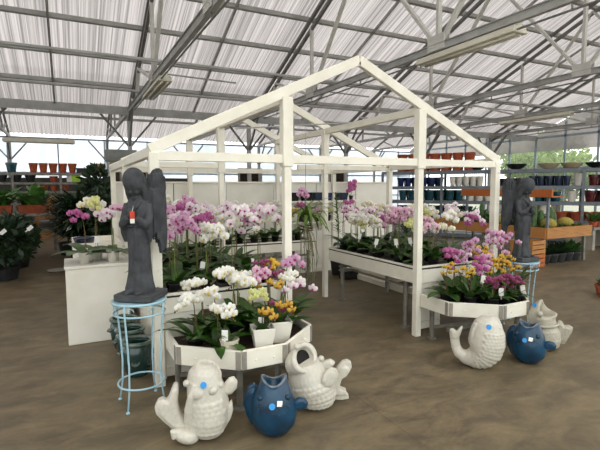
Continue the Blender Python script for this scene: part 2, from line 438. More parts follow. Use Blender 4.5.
# walls: glazed frames
M_poly = sheet_mat('polycarbonate_wall', '#dfe6ee', '#f4f7fb', .35, (1, 1, .2))
M_glass = sheet_mat('clear_glazing', '#eef3f4', '#f6fafa', .88, (1, 1, 1), gloss=.04)
M_mull = mat('blue_grey_mullion', '#a3b2bf', '#8d9daa', .5, 4)
def wall_x(name, y, m, label, z0=0.0, z1=ZG, top=None, step=1.74):
    w = MB(); w.box(((XL+XR)/2, y, (z0+z1)/2), (XR-XL, .012, z1-z0)); o = struct(w.build(name, m), label, 'wall')
    f = MB(); n = int((XR-XL)/step)
    for i in range(n+1): f.box((XL+i*step, y-.03, (z0+z1)/2), (.05, .05, z1-z0))
    for z in (.05, 1.1, 2.2, z1-.04): f.box(((XL+XR)/2, y-.03, z), (XR-XL, .05, .07))
    f.build('wall_frame', M_mull, o); return o
def wall_y(name, x, m, label, sgn):
    ys = [YN, YR, YG, YG+4, YB]
    pts = [(YN, 0)]+[(y, zroof(y)+.1) for y in ys]+[(YB, 0)]
    H0 = 3.05
    w = MB(); w.add([(x, YN, 0), (x, YB, 0), (x, YB, H0), (x, YN, H0)], [(0, 1, 2, 3)]); o = struct(w.build(name, m), label, 'wall')
    w = MB(); gp = [(YN, H0)]+pts[1:-1]+[(YB, H0)]; w.add([(x, p[0], p[1]) for p in gp], [tuple(range(len(gp)))]); w.build('gable_sheet', M_roof, o)
    f = MB(); y = YN+.1
    while y < YB: f.box((x-sgn*.03, y, zroof(y)/2), (.06, .07, zroof(y))); y += 1.3
    for z in (.05, .9, 2.3, ZG): f.box((x-sgn*.03, (YN+YB)/2, z), (.06, YB-YN, .08))
    f.build('wall_frame', M_mull, o); return o
wall_x('wall_back', YB, M_poly, 'whitish translucent far wall of the greenhouse')
wall_x('wall_front', YN, M_glass, 'clear glazed wall behind the viewer')
m = MB(); m.box(((XL+5)/2, YB-.12, 1.0), (5-XL, .16, 2.0)); struct(m.build('wall_back_dark_backing', mat('dark_backing', '#4d4b47', '#3b3a37', .9, 3)), 'dark low backing added under the far glazing for massed goods', 'wall')  # added opaque backing, stands in for the dark goods behind the rack
wall_y('wall_right', XR, M_glass, 'clear glazed end wall with trees outside', 1)
wall_y('wall_left', XL, M_poly, 'translucent end wall on the left', -1)

# trees outside the right end wall
def cloud(mb, c, r, n, size, rng, shell=.55):
    c = V(c)
    for i in range(n):
        while True:
            p = V((rng.uniform(-1, 1), rng.uniform(-1, 1), rng.uniform(-1, 1)))
            if shell < p.length < 1: break
        q = c+V((p.x*r[0], p.y*r[1], p.z*r[2]))
        d = (p+V((rng.uniform(-.8, .8), rng.uniform(-.8, .8), rng.uniform(-.6, .9)))).normalized()
        s = size*rng.uniform(.6, 1.3); t = V((rng.uniform(-1, 1), rng.uniform(-1, 1), rng.uniform(-1, 1))).cross(d).normalized(); 
        mb.add([q-d*s, q+t*s*.45, q+d*s, q-t*s*.45], [(0, 1, 2, 3)])
rng = random.Random(3)
TL = [(23, 7.5, 'pale green tree outside the glazed end wall, nearest its corner'), (24.5, 11.5, 'broad green tree outside the glazed end wall, beside the round shrub'), (23.0, 15.5, 'green tree outside the end wall behind the terracotta pot stack'), (25.5, 19.5, 'farthest green tree seen past the far corner'), (20.3, 9.6, 'bright low tree standing close outside the end wall'), (20.2, 13.4, 'light green sapling close outside the end wall')]
for i, (x, y, lb) in enumerate(TL):
    t = thing('tree', lb, 'tree', (x, y, -.05), 0, 'trees outside the end wall')
    h = (5.2, 6, 5, 6.5, 3.4, 3.8)[i]; m = MB()
    for q in range(5):
        cloud(m, (rng.uniform(-1, 1), rng.uniform(-1.2, 1.2), h*rng.uniform(.42, .75)), (1.0, 1.2, h*.2), 420, .17, rng, .3)
    m.build('crown', M_leafo, t)
    m = MB(); m.tube([(0, 0, 0), (.1, 0, h*.35), (0, .1, h*.65)], [.13, .1, .05], 8); m.build('trunk', M_bark, t)

# fluorescent fixtures under the chords
def fixture(x, y, L, label, z=ZG):
    t = thing('strip_light', label, 'light fixture', (x, y, z-.16), 0, 'strip lights under the trusses')
    m = MB(); m.prism([(-.13, 0), (.13, 0), (.10, .09), (-.10, .09)], -L/2, L/2); m.build('reflector', M_pale, t, bevel=.008)
    m = MB(); m.box((0, 0, .115), (.09, L*.98, .05)); m.build('channel', M_pale, t)
    for s in (-.05, .05):
        m = MB(); m.tube([(s, -L/2+.04, -.012), (s, L/2-.04, -.012)], .018, 8); m.build('lamp_tube', M_potw, t, smooth=True)
fixture(4.99, 4.75, 1.75, 'long cream strip light under the truss above the peak of the white frame')
fixture(1.60, 9.3, 1.9, 'strip light under the truss above the hooded statue')
fixture(11.9, 8.7, 2.2, 'pale strip light high over the cactus table')
fixture(-.85, 19.3, 2.3, 'far strip light in front of the bright far wall at left')
ft = [o for o in bpy.data.objects if o.get('label') == 'far strip light in front of the bright far wall at left'][0]
ft.rotation_euler.z = PI/2; ft.location.z = 3.25
for q in (-.9, .9):
    m = MB(); m.tube([(0, q, .13), (0, q, zroof(19.3)-3.25)], .01, 5); m.build('drop_rod', M_steel, ft)

# louvred fans high in the far wall
for x0, x1, z0, z1, lb in ((7.36, 8.5, 1.7, 2.46, 'brown louvred fan in the far wall seen between the white posts'), (12.4, 13.5, 1.7, 2.4, 'dark louvred fan in the far wall near the pink hanging spray'), (2.45, 3.1, 1.9, 2.44, 'small dark louvred fan in the far wall behind the winged statue')):
    t = thing('wall_fan', lb, 'fan', ((x0+x1)/2, YB-.13, (z0+z1)/2), 0)
    w, h = x1-x0, z1-z0; m = MB()
    for a in ((0, -h/2), (0, h/2)): m.box((0, 0, a[1]), (w+.08, .12, .08))
    for a in (-w/2, w/2): m.box((a, 0, 0), (.08, .12, h))
    m.build('frame', M_conc, t)
    m = MB(); n = 6
    for i in range(n):
        m.box((0, 0, -h/2+h*(i+.5)/n), (w-.02, .015, h/n*1.1), Matrix.Rotation(.5, 3, 'X'))
    m.build('louvres', M_brown, t)

# ------------------------------------------------------------------ white gabled display frame
HX0, HX1, HY = .6, 4.41, (3.69, 5.64, 7.30)
HC = (HX0+HX1)/2; ZE, ZA, HI = 1.90, 2.79, .764
zi = ZE+(ZA-ZE)*(1-HI/(HX1-HC))
fr = thing('garden_pergola', 'white timber house-shaped frame with three gables standing over the orchids', 'frame', (HC, HY[0], 0))
def fpart(name, m, bevel=.004): return m.build(name, M_white, fr, (-HC, -HY[0], 0), bevel=bevel)
for gi, y in enumerate(HY):
    for x, z, w in ((HX0, ZE-.03, .075), (HC-HI, zi-.05, .085), (HC+HI, zi-.05, .085), (HX1, ZE-.03, .075)):
        if gi > 0: w *= .9
        m = MB()
        if abs(x-HC) < 1:
            m.box((x, y, .925), (w*.82, .07, 1.85)); m.box((x, y-.005, (1.78+z)/2), (w*1.15, .085, z-1.78))
        else:
            m.box((x, y, z/2), (w, .075, z))
        if gi == 0: 
            for zz in (.95, z-.12): m.box((x+.01, y-.043, zz), (.014, .012, .014))
        fpart('post', m)
    for x in (HX0, HX1):
        m = MB(); dx = HC-x
        a = V((x-.03*(1 if dx > 0 else -1), y, ZE-.012)); c = V((HC, y, ZA))
        m.bar(a, c, .05, .092); fpart('rafter', m)
    if gi == 1:
        m = MB(); m.box((HC+1.1, y, ZE-.03), (1.55, .05, .07)); fpart('tie_beam', m)
    else:
        m = MB(); m.box((HC, y, ZE-.055+(.0 if gi == 0 else .02)), (HX1-HX0, .055, .075)); fpart('tie_beam', m)
    if gi == 1:
        m = MB(); m.box((HX0+.55, y, ZE-.03), (1.1, .05, .07)); fpart('tie_beam', m)
for x, z in ((HX0, ZE), (HC-HI, zi-.04), (HC+HI, zi-.04), (HX1, ZE)):
    m = MB(); m.box((x, (HY[0]+HY[2])/2, z-.02), (.06, HY[2]-HY[0], .08)); fpart('eave_beam' if z == ZE else 'purlin', m)

# white panelled back wall with two shelves
pw = thing('panel_wall', 'long low white panelled wall closing off the rear of the display', 'panel wall', (3.1, 7.48, 0))
i = 0; x = .64
while x < 5.5:
    m = MB(); m.box((x+.435-3.1, 0, .83), (.86, .04, 1.66)); m.build('panel', M_whitep, pw, bevel=.006); x += .875
m = MB(); m.box((3.24-3.1, -.01, 1.675), (5.22, .07, .03)); m.build('cap_rail', M_white, pw)
m = MB(); m.box((3.24-3.1, -.025, .06), (5.22, .02, .12)); m.build('kick_board', M_white, pw)
for z, xa, xb in ((1.33, 3.45, 4.365), (1.33, 4.455, 4.95), (.955, 3.5, 4.365)):
    m = MB(); m.box(((xa+xb)/2-3.1, -.13, z), (xb-xa, .22, .03)); m.build('shelf', M_white, pw)
    for bx in (xa+.15, xb-.15):
        m = MB(); m.bar((bx-3.1, -.03, z-.17), (bx-3.1, -.2, z-.02), .02, .02); m.build('shelf_bracket', M_white, pw)

# lathe pots reused everywhere
def pot_mesh(name, r, h, m, flare=.75, rim=True, seg=18, fill=True):
    p = MB(); rt = r
    prof = [(rt*flare, 0), (rt*.97, h*.8)]
    if rim: prof += [(rt*1.02, h*.8), (rt*1.02, h), (rt*.9, h), (rt*.86, h*.82)]
    else: prof += [(rt, h), (rt*.9, h), (rt*.88, h*.85)]
    p.lathe(prof, seg); return p.mesh(name, m, False)
for i, (x, m_, lb, hh) in enumerate(((3.58, M_dark, 'small black pot at the left end of the upper wall shelf', .15), (3.84, M_dark, 'dark pot second along the upper wall shelf', .15), (4.06, M_navy, 'blue pot third along the upper wall shelf', .15), (4.25, M_blue, 'wide cobalt pot on the upper wall shelf behind the green spike plant', .14), (4.6, M_navy, 'navy pot at the right end of the upper wall shelf under the magenta bloom', .14))):
    m = MB(); w = .085 if i < 3 else .09
    m.prismz([(-w*.8, -w*.8), (w*.8, -w*.8), (w*.8, w*.8), (-w*.8, w*.8)], 0, .01)
    vs = []; 
    for zz, s in ((0, .78), (hh, 1.0), (hh, .86), (hh*.8, .84)): vs += [(-w*s, -w*s, zz), (w*s, -w*s, zz), (w*s, w*s, zz), (-w*s, w*s, zz)]
    m.add(vs, [(a*4+k2, a*4+(k2+1) % 4, a*4+4+(k2+1) % 4, a*4+4+k2) for a in range(3) for k2 in range(4)]+[(12, 13, 14, 15)])
    tag(m.build('square_pot', m_, None, (x, 7.31, 1.345)), lb, 'pot', 'pots on the upper wall shelf')

# ------------------------------------------------------------------ benches
def bench(name, label, x0, x1, y0, y1, zt=.70, h=.13, sides='flrb', legs=None, endp=None, backp=False):
    t = thing(name, label, 'bench', ((x0+x1)/2, y0, 0)); ox, oy = (x0+x1)/2, y0
    def P(n, m, mt=M_white, bv=.004): return m.build(n, mt, t, (-ox, -oy, 0), bevel=bv)
    m = MB(); m.box(((x0+x1)/2, (y0+y1)/2, zt-.05), (x1-x0-.04, y1-y0-.04, .025)); 
    P('top', m, M_whitep)
    m = MB()
    for i in range(int((y1-y0)/.09)): m.box(((x0+x1)/2, y0+.05+i*.09, zt-.03), (x1-x0-.06, .05, .012))
    P('slats', m, M_galv, 0)
    for s, c, d in (('f', ((x0+x1)/2, y0+.016, zt-h/2), (x1-x0, .03, h)), ('b', ((x0+x1)/2, y1-.016, zt-h/2), (x1-x0, .03, h)), ('l', (x0+.016, (y0+y1)/2, zt-h/2), (.03, y1-y0, h)), ('r', (x1-.016, (y0+y1)/2, zt-h/2), (.03, y1-y0, h))):
        m = MB(); m.box(c, d)
        n = 4
        for i in range(n):
            u = (i+.5)/n
            if s in 'fb': m.box((x0+(x1-x0)*u, c[1]-.02, zt-h/2), (.012, .008, .012))
            else: m.box((c[0]-.02, y0+(y1-y0)*u, zt-h/2), (.008, .012, .012))
        P('rail', m)
        m = MB()
        if s in 'fb': m.box((c[0], c[1], zt+.026), (d[0], .05, .018))
        else: m.box((c[0], c[1], zt+.026), (.05, d[1], .018))
        P('rim_strip', m, M_white)
        m = MB(); m.box((c[0], c[1], zt+.008), (d[0]-.01, d[1]-.006, .018)); P('rim_gap_shade', m, M_blackpl, 0)  # black strip stands in for the shade in the gap under the rim
    for lx, ly in legs or []:
        m = MB(); m.tube([(lx, ly, .01), (lx, ly, zt-.06)], .028, 10); m.lathe([(.06, 0), (.06, .012), (.03, .02)], 12, (lx, ly, 0)); P('leg', m, M_galv, 0)
    m = MB()
    if legs:
        ys = sorted({l[1] for l in legs}); xs = sorted({l[0] for l in legs})
        for ly in ys: m.bar((xs[0], ly, zt-.22), (xs[-1], ly, zt-.22), .03, .03)
        m.bar((xs[0], ys[-1], zt-.28), (xs[0]+.3, ys[-1], zt-.1), .025, .025); m.bar((xs[0], ys[0], zt-.22), (xs[0], ys[-1], zt-.22), .02, .02)
        P('cross_brace', m, M_galv, 0)
    for xa, xb in endp or []:
        m = MB(); m.box(((xa+xb)/2, y0+.03, (zt-h)/2+.02), (xb-xa, .03, zt-h-.04)); m.box(((xa+xb)/2, y0+.012, .12), (xb-xa, .012, .012)); P('end_panel', m)
    return t, P
bL, PL = bench('display_bench', 'white slatted orchid bench on the statue side, under the left half of the frame', .645, 1.70, 3.73, 6.25, legs=[(.72, 4.6), (1.62, 4.6), (.72, 6.1), (1.62, 6.1)], endp=[(.66, .98), (1.4, 1.69)])
m = MB(); m.box((.655, 4.9, .29), (.02, 2.3, .54)); PL('side_panel', m)
bR, PR = bench('display_bench', 'white orchid bench with a long side rail along the open aisle', 3.29, 4.39, 3.73, 5.58, h=.15, legs=[(3.4, 5.38), (3.36, 3.98), (4.2, 5.4), (4.2, 4.1)], endp=[(3.31, 3.66)])
m = MB(); m.box((4.45, 6.05, .33), (.03, 1.5, .62)); m.box((4.44, 6.05, .63), (.06, 1.5, .04)); m.box((4.44, 6.05, .04), (.06, 1.5, .08)); PR('back_panel', m)
m = MB(); m.box((4.45, 4.6, .07), (.03, 1.4, .10)); m.box((4.45, 4.6, .62), (.03, 1.4, .05))
for yy in (3.9, 4.6, 5.28): m.box((4.45, yy, .34), (.03, .05, .6))
PR('lattice_frame', m)
bB, PB = bench('display_bench', 'white bench across the rear of the display in front of the panel wall', 1.85, 3.6, 6.5, 7.24, h=.13, legs=[(1.95, 6.6), (3.5, 6.6), (2.7, 6.6), (1.95, 7.15), (3.5, 7.15)])

# half-octagon planter beds
def bed(label, x0, x1, yb=3.645, yc=3.25, yf=2.93, cut=.37, z0=.325, z1=.465, cat='planter'):
    ox = (x0+x1)/2
    t = thing('planter_bed', label, cat, (ox, yf, 0))
    pts = [(x0, yb), (x0, yc), (x0+cut, yf), (x1-cut, yf), (x1, yc), (x1, yb)]
    L = [V((p[0]-ox, p[1]-yf, 0)) for p in pts]
    for i in range(5):
        a, c = L[i], L[i+1]; m = MB(); zc = (z0+z1)/2
        m.bar((a.x, a.y, zc), (c.x, c.y, zc), .026, z1-z0)
        d = (c-a).normalized(); nn = V((d.y, -d.x, 0))
        for u in ((.3, .7) if i in (1, 2, 3) else (.5,)):
            q = a.lerp(c, u)+nn*.014; m.box((q.x, q.y, zc-.01), (.014, .014, .014))
        m.build('board', M_white, t, bevel=.004)
    for i in range(1, 5):
        p = L[i]; m = MB()
        for j in (i-1, i+1):
            d = (L[j]-p).normalized(); n2 = V((d.y, -d.x, 0)); 
            if n2.dot(p-V((0, .35, 0))) < 0: n2 = -n2
            a = p+n2*.016; c = p+d*.035+n2*.016
            m.bar((a.x, a.y, (z0+z1)/2), (c.x, c.y, (z0+z1)/2), .006, z1-z0-.012)
        m.build('corner_bracket', M_brk, t)
    m = MB(); s = .985
    m.prismz([(p.x*s, p.y+(.012 if p.y < .1 else 0)) for p in L], z0-.005, z0+.02); m.build('tray', M_whitep, t)
    m = MB(); m.prismz([(p.x*.95, p.y*.93+.03) for p in L], z0+.02, z0+.08); m.build('growing_medium', M_soil, t)
    for (lx, ly) in ((L[2].x+.02, L[2].y+.1), (L[3].x-.02, L[3].y+.1), (L[0].x+.06, L[0].y-.1), (L[5].x-.06, L[5].y-.1)):
        m = MB(); m.tube([(lx, ly, .008), (lx, ly, z0)], .025, 10); m.lathe([(.05, 0), (.05, .012), (.026, .02)], 12, (lx, ly, 0)); m.build('leg', M_galv, t)
    m = MB(); m.bar((L[1].x+.1, L[1].y+.12, .14), (L[4].x-.1, L[4].y+.12, .14), .03, .05); m.build('stretcher', M_galv, t); m = MB(); m.bar((L[0].x+.07, L[0].y-.1, .12), (L[2].x+.02, L[2].y+.1, z0-.02), .025, .03); m.build('stretcher', M_galv, t)
    return t
bed('white half-octagon planter bed beside the winged statue, with the large white fish in front', .655, 1.74)
bed('white half-octagon planter bed on the far side of the aisle, beyond the long-railed bench', 3.29, 4.39)
#@@PART2
# ------------------------------------------------------------------ orchids
def blossom_mesh(name, pm, lm, D=.084, wide=1.0, spot=None):
    """moth orchid flower facing -y"""
    m = MB()
    def petal(ang, L, W, back=0.0):
        d = V((math.sin(ang), 0, math.cos(ang))); s = V((math.cos(ang), 0, -math.sin(ang)))
        rows = []
        for u, w in ((.05, .25), (.3, .8), (.62, 1.0), (.86, .72), (1.0, .2)):
            y = back-.010*math.sin(u*PI)+.012*u*u
            rows.append([d*(L*u)-s*(W*w/2)+V((0, y+.004, 0)), d*(L*u)+V((0, y-.003, 0)), d*(L*u)+s*(W*w/2)+V((0, y+.004, 0))])
        vs = [p for r in rows for p in r]; fs = []
        for i in range(4):
            a = i*3; fs += [(a, a+1, a+4, a+3), (a+1, a+2, a+5, a+4)]
        m.add(vs, fs)
    r = D/2
    for a in (0, 2.25, -2.25): petal(a, r*.98, r*.82*wide, .006)
    for a in (1.32, -1.32): petal(a, r*1.08, r*1.25*wide, -.002)
    m.mi = 1
    m.ball((0, -.010, -r*.12), (r*.16, .010, r*.2), 8, 5)
    m.ball((-r*.17, -.010, -r*.2), (r*.1, .008, r*.16), 6, 4); m.ball((r*.17, -.010, -r*.2), (r*.1, .008, r*.16), 6, 4)
    m.ball((0, -.014, -r*.36), (r*.10, .007, r*.15), 6, 4)
    return m.mesh(name, [pm, lm], True)
L_yel = petalm('lip_yellow', '#efe0a0', '#e6cf6a'); L_mag = petalm('lip_magenta', '#a3206f', '#c23a86'); L_red = petalm('lip_oxblood', '#7d3a22', '#94512a')
BL = {'white': (blossom_mesh('white_blossom', P_white, L_yel), 'white'), 'pink': (blossom_mesh('pink_blossom', P_pink, L_mag), 'pink'), 'mag': (blossom_mesh('magenta_blossom', P_mag, L_mag, .078), 'magenta'),
      'yel': (blossom_mesh('yellow_blossom', P_yel, L_red, .066, .8), 'golden yellow'), 'yg': (blossom_mesh('yellow_green_blossom', P_yg, L_yel, .07), 'pale yellow-green'), 'or': (blossom_mesh('amber_blossom', P_or, L_red, .07, .75), 'amber orange'),
      'cream': (blossom_mesh('cream_blossom', P_cream, L_yel), 'cream'), 'plum': (blossom_mesh('plum_blossom', P_plum, L_red, .06, .8), 'plum-coloured'), 'lpink': (blossom_mesh('blush_blossom', P_lpink, L_mag), 'blush white'), 'lil': (blossom_mesh('lilac_blossom', P_lil, L_mag), 'lilac pink')}
rf = random.Random(11)
def foliage_mesh(n, L, W, seed, up=.55, droop=.9, m_=None):
    r = random.Random(seed); m = MB()
    for i in range(n):
        a = 2*PI*i/n+r.uniform(-.3, .3); d = V((math.cos(a), math.sin(a), up*r.uniform(.5, 1.5)))
        m.leaf((.012*math.cos(a), .012*math.sin(a), .085), d, L*r.uniform(.75, 1.15), W*r.uniform(.85, 1.15), droop*r.uniform(.6, 1.3), 5)
    return m.mesh('foliage', m_ or M_leaf, True)
FOL = [foliage_mesh(9, .27, .088, s, .85, 1.0) for s in range(3)]+[foliage_mesh(10, .3, .075, 5, 1.0, 1.1), foliage_mesh(6, .3, .105, 9, .45, .75)]
FOLB = foliage_mesh(5, .36, .12, 88, .45, .8)
FOLS = foliage_mesh(5, .11, .045, 77, .9, .6)
FOLN = [foliage_mesh(14, .3, .038, 21, 1.3, .9), foliage_mesh(13, .32, .046, 22, 1.1, 1.0)]
FOLP = [foliage_mesh(11, .24, .055, 31, 1.0, .8), foliage_mesh(12, .2, .055, 32, 1.0, 1.0)]
def potw_mesh(r, h, m_, ribs=0):
    p = MB(); p.lathe([(r*.74, 0), (r*.98, h*.9), (r*1.04, h*.92), (r*1.04, h), (r*.92, h), (r*.9, h*.88)], 24 if not ribs else 48, ribs=ribs, rib=.03 if ribs else 0)
    return p.mesh('pot', m_, not ribs)
FOLQ = foliage_mesh(8, .17, .045, 41, 1.3, .9)
POT = {'dark': potw_mesh(.062, .105, M_blackpl), 'white': potw_mesh(.06, .11, M_potw), 'ribbed': potw_mesh(.066, .112, M_potc, 12), 'big': potw_mesh(.068, .12, M_potw), 'terra': potw_mesh(.062, .105, M_terra)}
def square_pot():
    m = MB(); vs = []
    for z, s in ((0, .052), (.125, .074), (.13, .076), (.13, .068), (.112, .066)): vs += [(-s, -s, z), (s, -s, z), (s, s, z), (-s, s, z)]
    m.add(vs, [(a*4+k, a*4+(k+1) % 4, a*4+4+(k+1) % 4, a*4+4+k) for a in range(4) for k in range(4)]+[(16, 17, 18, 19), (3, 2, 1, 0)])
    return m.mesh('pot', M_potw, False, .003)
POT['square'] = square_pot(); POT['square'].transform(Matrix.Diagonal((1.12, 1.12, 1.3, 1)))
mm = MB(); mm.lathe([(.052, .0), (.05, .006)], 14); BARK = mm.mesh('bark_mix', M_soil)
mm = MB(); mm.box((0, 0, .055), (.036, .004, .06)); mm.box((0, 0, .012), (.01, .003, .03)); mm.box((0, -.0025, .066), (.022, .001, .004)); mm.box((0, -.0025, .054), (.018, .001, .004)); TAG = mm.mesh('price_tag', M_tag, bevel=.001)
mm = MB(); mm.tube([(0, 0, 0), (.004, 0, .12), (0, 0, .3)], .0035, 4); STAKE = mm.mesh('stake', M_bark)

def orchid(loc, label, group, key, h=.55, n=8, arch=.2, az=None, pot='dark', fol=None, stems=1, tg=None, face=None, size=1.0, rng=rf, cat='orchid', spread=.42):
    t = thing('moth_orchid', label, cat, loc, 0, group)
    toc = math.atan2(-loc[1], -loc[0])          # aisle side, where the sprays are turned by the staff
    inst('pot', POT[pot], t, (0, 0, 0), rz=rng.uniform(-.3, .3) if pot != 'square' else -.2)
    ph = .10 if pot != 'square' else .152
    inst('bark_mix', BARK, t, (0, 0, ph-.012 if pot != 'square' else ph-.006))
    f = fol if fol is not None else rng.choice(FOL)
    inst('foliage', f, t, (0, 0, ph-.1), rz=rng.uniform(0, 6.28), scale=rng.uniform(.9, 1.15))
    keys = key if isinstance(key, (list, tuple)) else [key]
    for sidx in range(stems):
        kk = keys[sidx % len(keys)]
        a = (az if az is not None else toc+rng.choice((-1, 1))*rng.uniform(.5, 1.5))+sidx*2.2
        hh = h*rng.uniform(.92, 1.06); d = V((math.cos(a), math.sin(a), 0))
        P0, P1, P2 = V((0, 0, ph-.02)), V((0, 0, hh*1.22))-d*arch*.25, d*arch+V((0, 0, hh*.8))
        B = lambda u: P0*(1-u)**2+P1*2*u*(1-u)+P2*u*u
        m = MB(); m.tube([B(i/11) for i in range(12)], [.0045-.0022*i/11 for i in range(12)], 5)
        m.tube([B(1), B(1)+d*.03+V((0, 0, -.015)), B(1)+d*.05+V((0, 0, -.04))], .0016, 4)
        for bu in (.012, .032, .05): m.ball(B(1)+d*bu+V((0, 0, -.008-bu*.5)), (.007, .007, .010), 6, 4)
        st = m.build('flower_stem', M_stem if sidx % 2 == 0 else M_stemg, t, smooth=True)
        inst('stake', STAKE, st, (.012, 0, ph-.03), scale=(.8, .8, hh*1.5))
        me = BL[kk][0]
        for i in range(n):
            u = 1-spread*(i+.3)/n*1.3; q = B(u)
            fa = (face if face is not None else toc)+rng.uniform(-.55, .55)
            side = V((-math.sin(fa), math.cos(fa), 0))
            q = q+side*((-1)**i*.03*size+rng.uniform(-.016, .016))+V((math.cos(fa)*.026, math.sin(fa)*.026, -.012+rng.uniform(-.026, .026)))
            rot = Matrix.Rotation(fa+PI/2, 4, 'Z') @ Matrix.Rotation(rng.uniform(-.05, .35), 4, 'X') @ Matrix.Rotation(rng.uniform(-.25, .25), 4, 'Y')
            inst('blossom', me, st, q, rot=rot.to_euler(), scale=size*rng.uniform(.88, 1.1))
    if tg:
        inst('price_tag', TAG, t, tg, rot=(rng.uniform(-.2, .1), rng.uniform(-.3, .3), toc+PI/2+rng.uniform(-.3, .3)), scale=1.25)
    return t

# bench on the statue side: rows front to back
ZB = .672
LB = [  # y, keys by column
    (3.93, ['lil', 'white', 'lpink', 'white']), (4.28, ['pink', 'mag', 'white', 'lil']), (4.62, ['lil', 'mag', 'white', 'white']),
    (4.98, ['lpink', 'mag', 'white', 'lil']), (5.36, ['white', 'yel', 'lil', 'white']), (5.72, ['lpink', 'white', 'white', 'mag']), (6.05, ['white', 'lpink', 'cream', 'pink'])]
xs = [.80, 1.05, 1.30, 1.56]
for r, (y, ks) in enumerate(LB):
    for c, k in enumerate(ks):
        x = xs[c]+rf.uniform(-.03, .03); yy = y+rf.uniform(-.05, .05)
        lb = '%s orchid, statue-side bench, %s row back, %s from its statue edge' % (BL[k][1], ORD[r], ORD[c])
        orchid((x, yy, ZB), lb, 'moth orchids on the statue-side bench', [k, rf.choice(['white', 'lpink', k, k])], h=.74+.014*r+rf.uniform(-.1, .08), n=10, arch=.18, stems=2, size=.95, spread=.5,
               fol=FOL[3] if r == 0 else None, tg=(.03, -.05, .12) if (r == 1 and c in (1, 3)) else None)
for c, k in enumerate(['white', 'lpink', 'yg', 'white', 'pink', 'white', 'yel', 'mag']):
    lb = '%s orchid on the rear bench by the panel wall, %s from its left end' % (BL[k][1], ORD[c])
    orchid((1.98+c*.215, 6.87+rf.uniform(-.14, .14), ZB), lb, 'moth orchids on the rear bench', [k, 'white'], h=.72+rf.uniform(-.12, .08), n=9, arch=.16, size=.95, stems=2, spread=.5)
RB = [(3.92, ['yg', 'lpink', 'white', 'mag']), (4.27, ['pink', 'white', 'yg', 'lpink']), (4.62, ['white', 'pink', 'lpink', 'white']), (4.97, ['yg', 'mag', 'pink', 'white']), (5.27, ['white', 'lpink', 'yg', 'pink']), (5.47, ['mag', 'pink', 'cream', 'lpink'])]
for r, (y, ks) in enumerate(RB):
    for c, k in enumerate(ks):
        x = 3.46+c*.255+rf.uniform(-.025, .025); yy = y+rf.uniform(-.04, .04)
        lb = '%s orchid, long-railed bench, %s row back, %s from its aisle rail' % (BL[k][1], ORD[r], ORD[c])
        orchid((x, yy, ZB), lb, 'moth orchids on the long-railed bench', [k, rf.choice(['pink', 'white', 'lpink', 'yg', 'cream', k])], h=.66+rf.uniform(-.1, .1), n=9, arch=.17, stems=2, size=.9, spread=.5,
               tg=(-.06, -.04, .17+.04*(r % 2)) if (c == 0 and r in (1, 2, 3)) or (c == 1 and r == 1) else None)

# bed beside the statue: front pots first, then the plants behind them
ZT = .404
GL = 'orchids in the planter bed beside the statue'
orchid((.985, 3.065, ZT), 'small leafy orchid without flowers in a cream ribbed pot, bed beside the statue', GL, 'white', h=.2, n=0, stems=0, pot='ribbed', fol=foliage_mesh(10, .11, .035, 43, 1.2, .8), tg=(-.04, -.02, .08))
orchid((1.24, 3.06, ZT), 'amber slipper orchid in a square white pot, next to the ribbed cream pot', GL, 'or', h=.31, n=3, arch=.05, pot='square', fol=FOLQ, tg=(-.01, .03, .12), face=-2.0, spread=.25, stems=1, size=1.1)
orchid((1.425, 3.16, ZT), 'amber slipper orchid in a square white pot at the aisle corner of the bed', GL, ['or', 'plum'], h=.33, n=3, arch=.07, pot='square', fol=FOLQ, face=-2.0, spread=.25, stems=2, size=1.1)
orchid((.93, 3.15, ZT-.05), 'broad-leaved white orchid whose leaf hangs over the front board beside the statue', GL, 'white', h=.44, n=7, arch=.14, az=-1.2, size=.88, fol=FOL[3], stems=1)
orchid((.81, 3.36, ZT-.05), 'white orchid nearest the statue in the bed, with grassy arching leaves', GL, 'white', h=.47, n=9, arch=.14, az=-2.6, fol=FOLN[1], stems=1, size=.88)
orchid((.98, 3.40, ZT), 'white orchid in the back of the bed, second from the statue', GL, 'white', h=.45, n=9, arch=.14, az=2.9, fol=FOL[0], size=.88)
orchid((1.14, 3.42, ZT), 'tall white orchid in the back of the bed, third from the statue', GL, 'white', h=.58, n=10, arch=.15, az=-2.9, stems=2, size=.88)
orchid((1.30, 3.44, ZT), 'white orchid in the back of the bed, fourth from the statue', GL, 'white', h=.52, n=9, arch=.15, az=2.8, size=.88)
orchid((1.44, 3.44, ZT), 'pink orchid in the back of the bed among the white ones', GL, 'pink', h=.56, n=8, arch=.12, az=3.0, size=.9)
orchid((1.58, 3.46, ZT), 'white and plum orchid at the aisle end of the back of the bed', GL, ['white', 'plum'], h=.5, n=7, arch=.14, stems=2, az=-.4, size=.88)
orchid((1.35, 3.28, ZT), 'pale yellow-green orchid in the middle of the bed', GL, 'yg', h=.40, n=9, arch=.12, az=3.1, size=.85)
orchid((1.54, 3.32, ZT), 'blush orchid arching out over the aisle from the bed corner', GL, ['lpink', 'or'], h=.46, n=6, arch=.28, az=.1, size=.9, stems=2, face=-2.2)
orchid((.90, 3.50, ZT), 'white orchid right against the bench front, first from the statue in the bed', GL, 'white', h=.50, n=8, arch=.13, az=2.6, size=.88)
orchid((1.22, 3.54, ZT), 'white orchid right against the bench front, mid-bed', GL, ['white', 'cream'], h=.54, n=8, arch=.13, az=-.5, size=.88, stems=2)
orchid((1.50, 3.55, ZT), 'golden and plum orchid right against the bench front, near the aisle post', GL, ['yel', 'plum'], h=.62, n=7, arch=.12, az=.2, size=.88, stems=2)
orchid((1.64, 3.50, ZT), 'lilac orchid against the white post beside the aisle', GL, ['lil', 'lpink'], h=.68, n=6, arch=.14, az=.1, stems=1, face=-2.1)

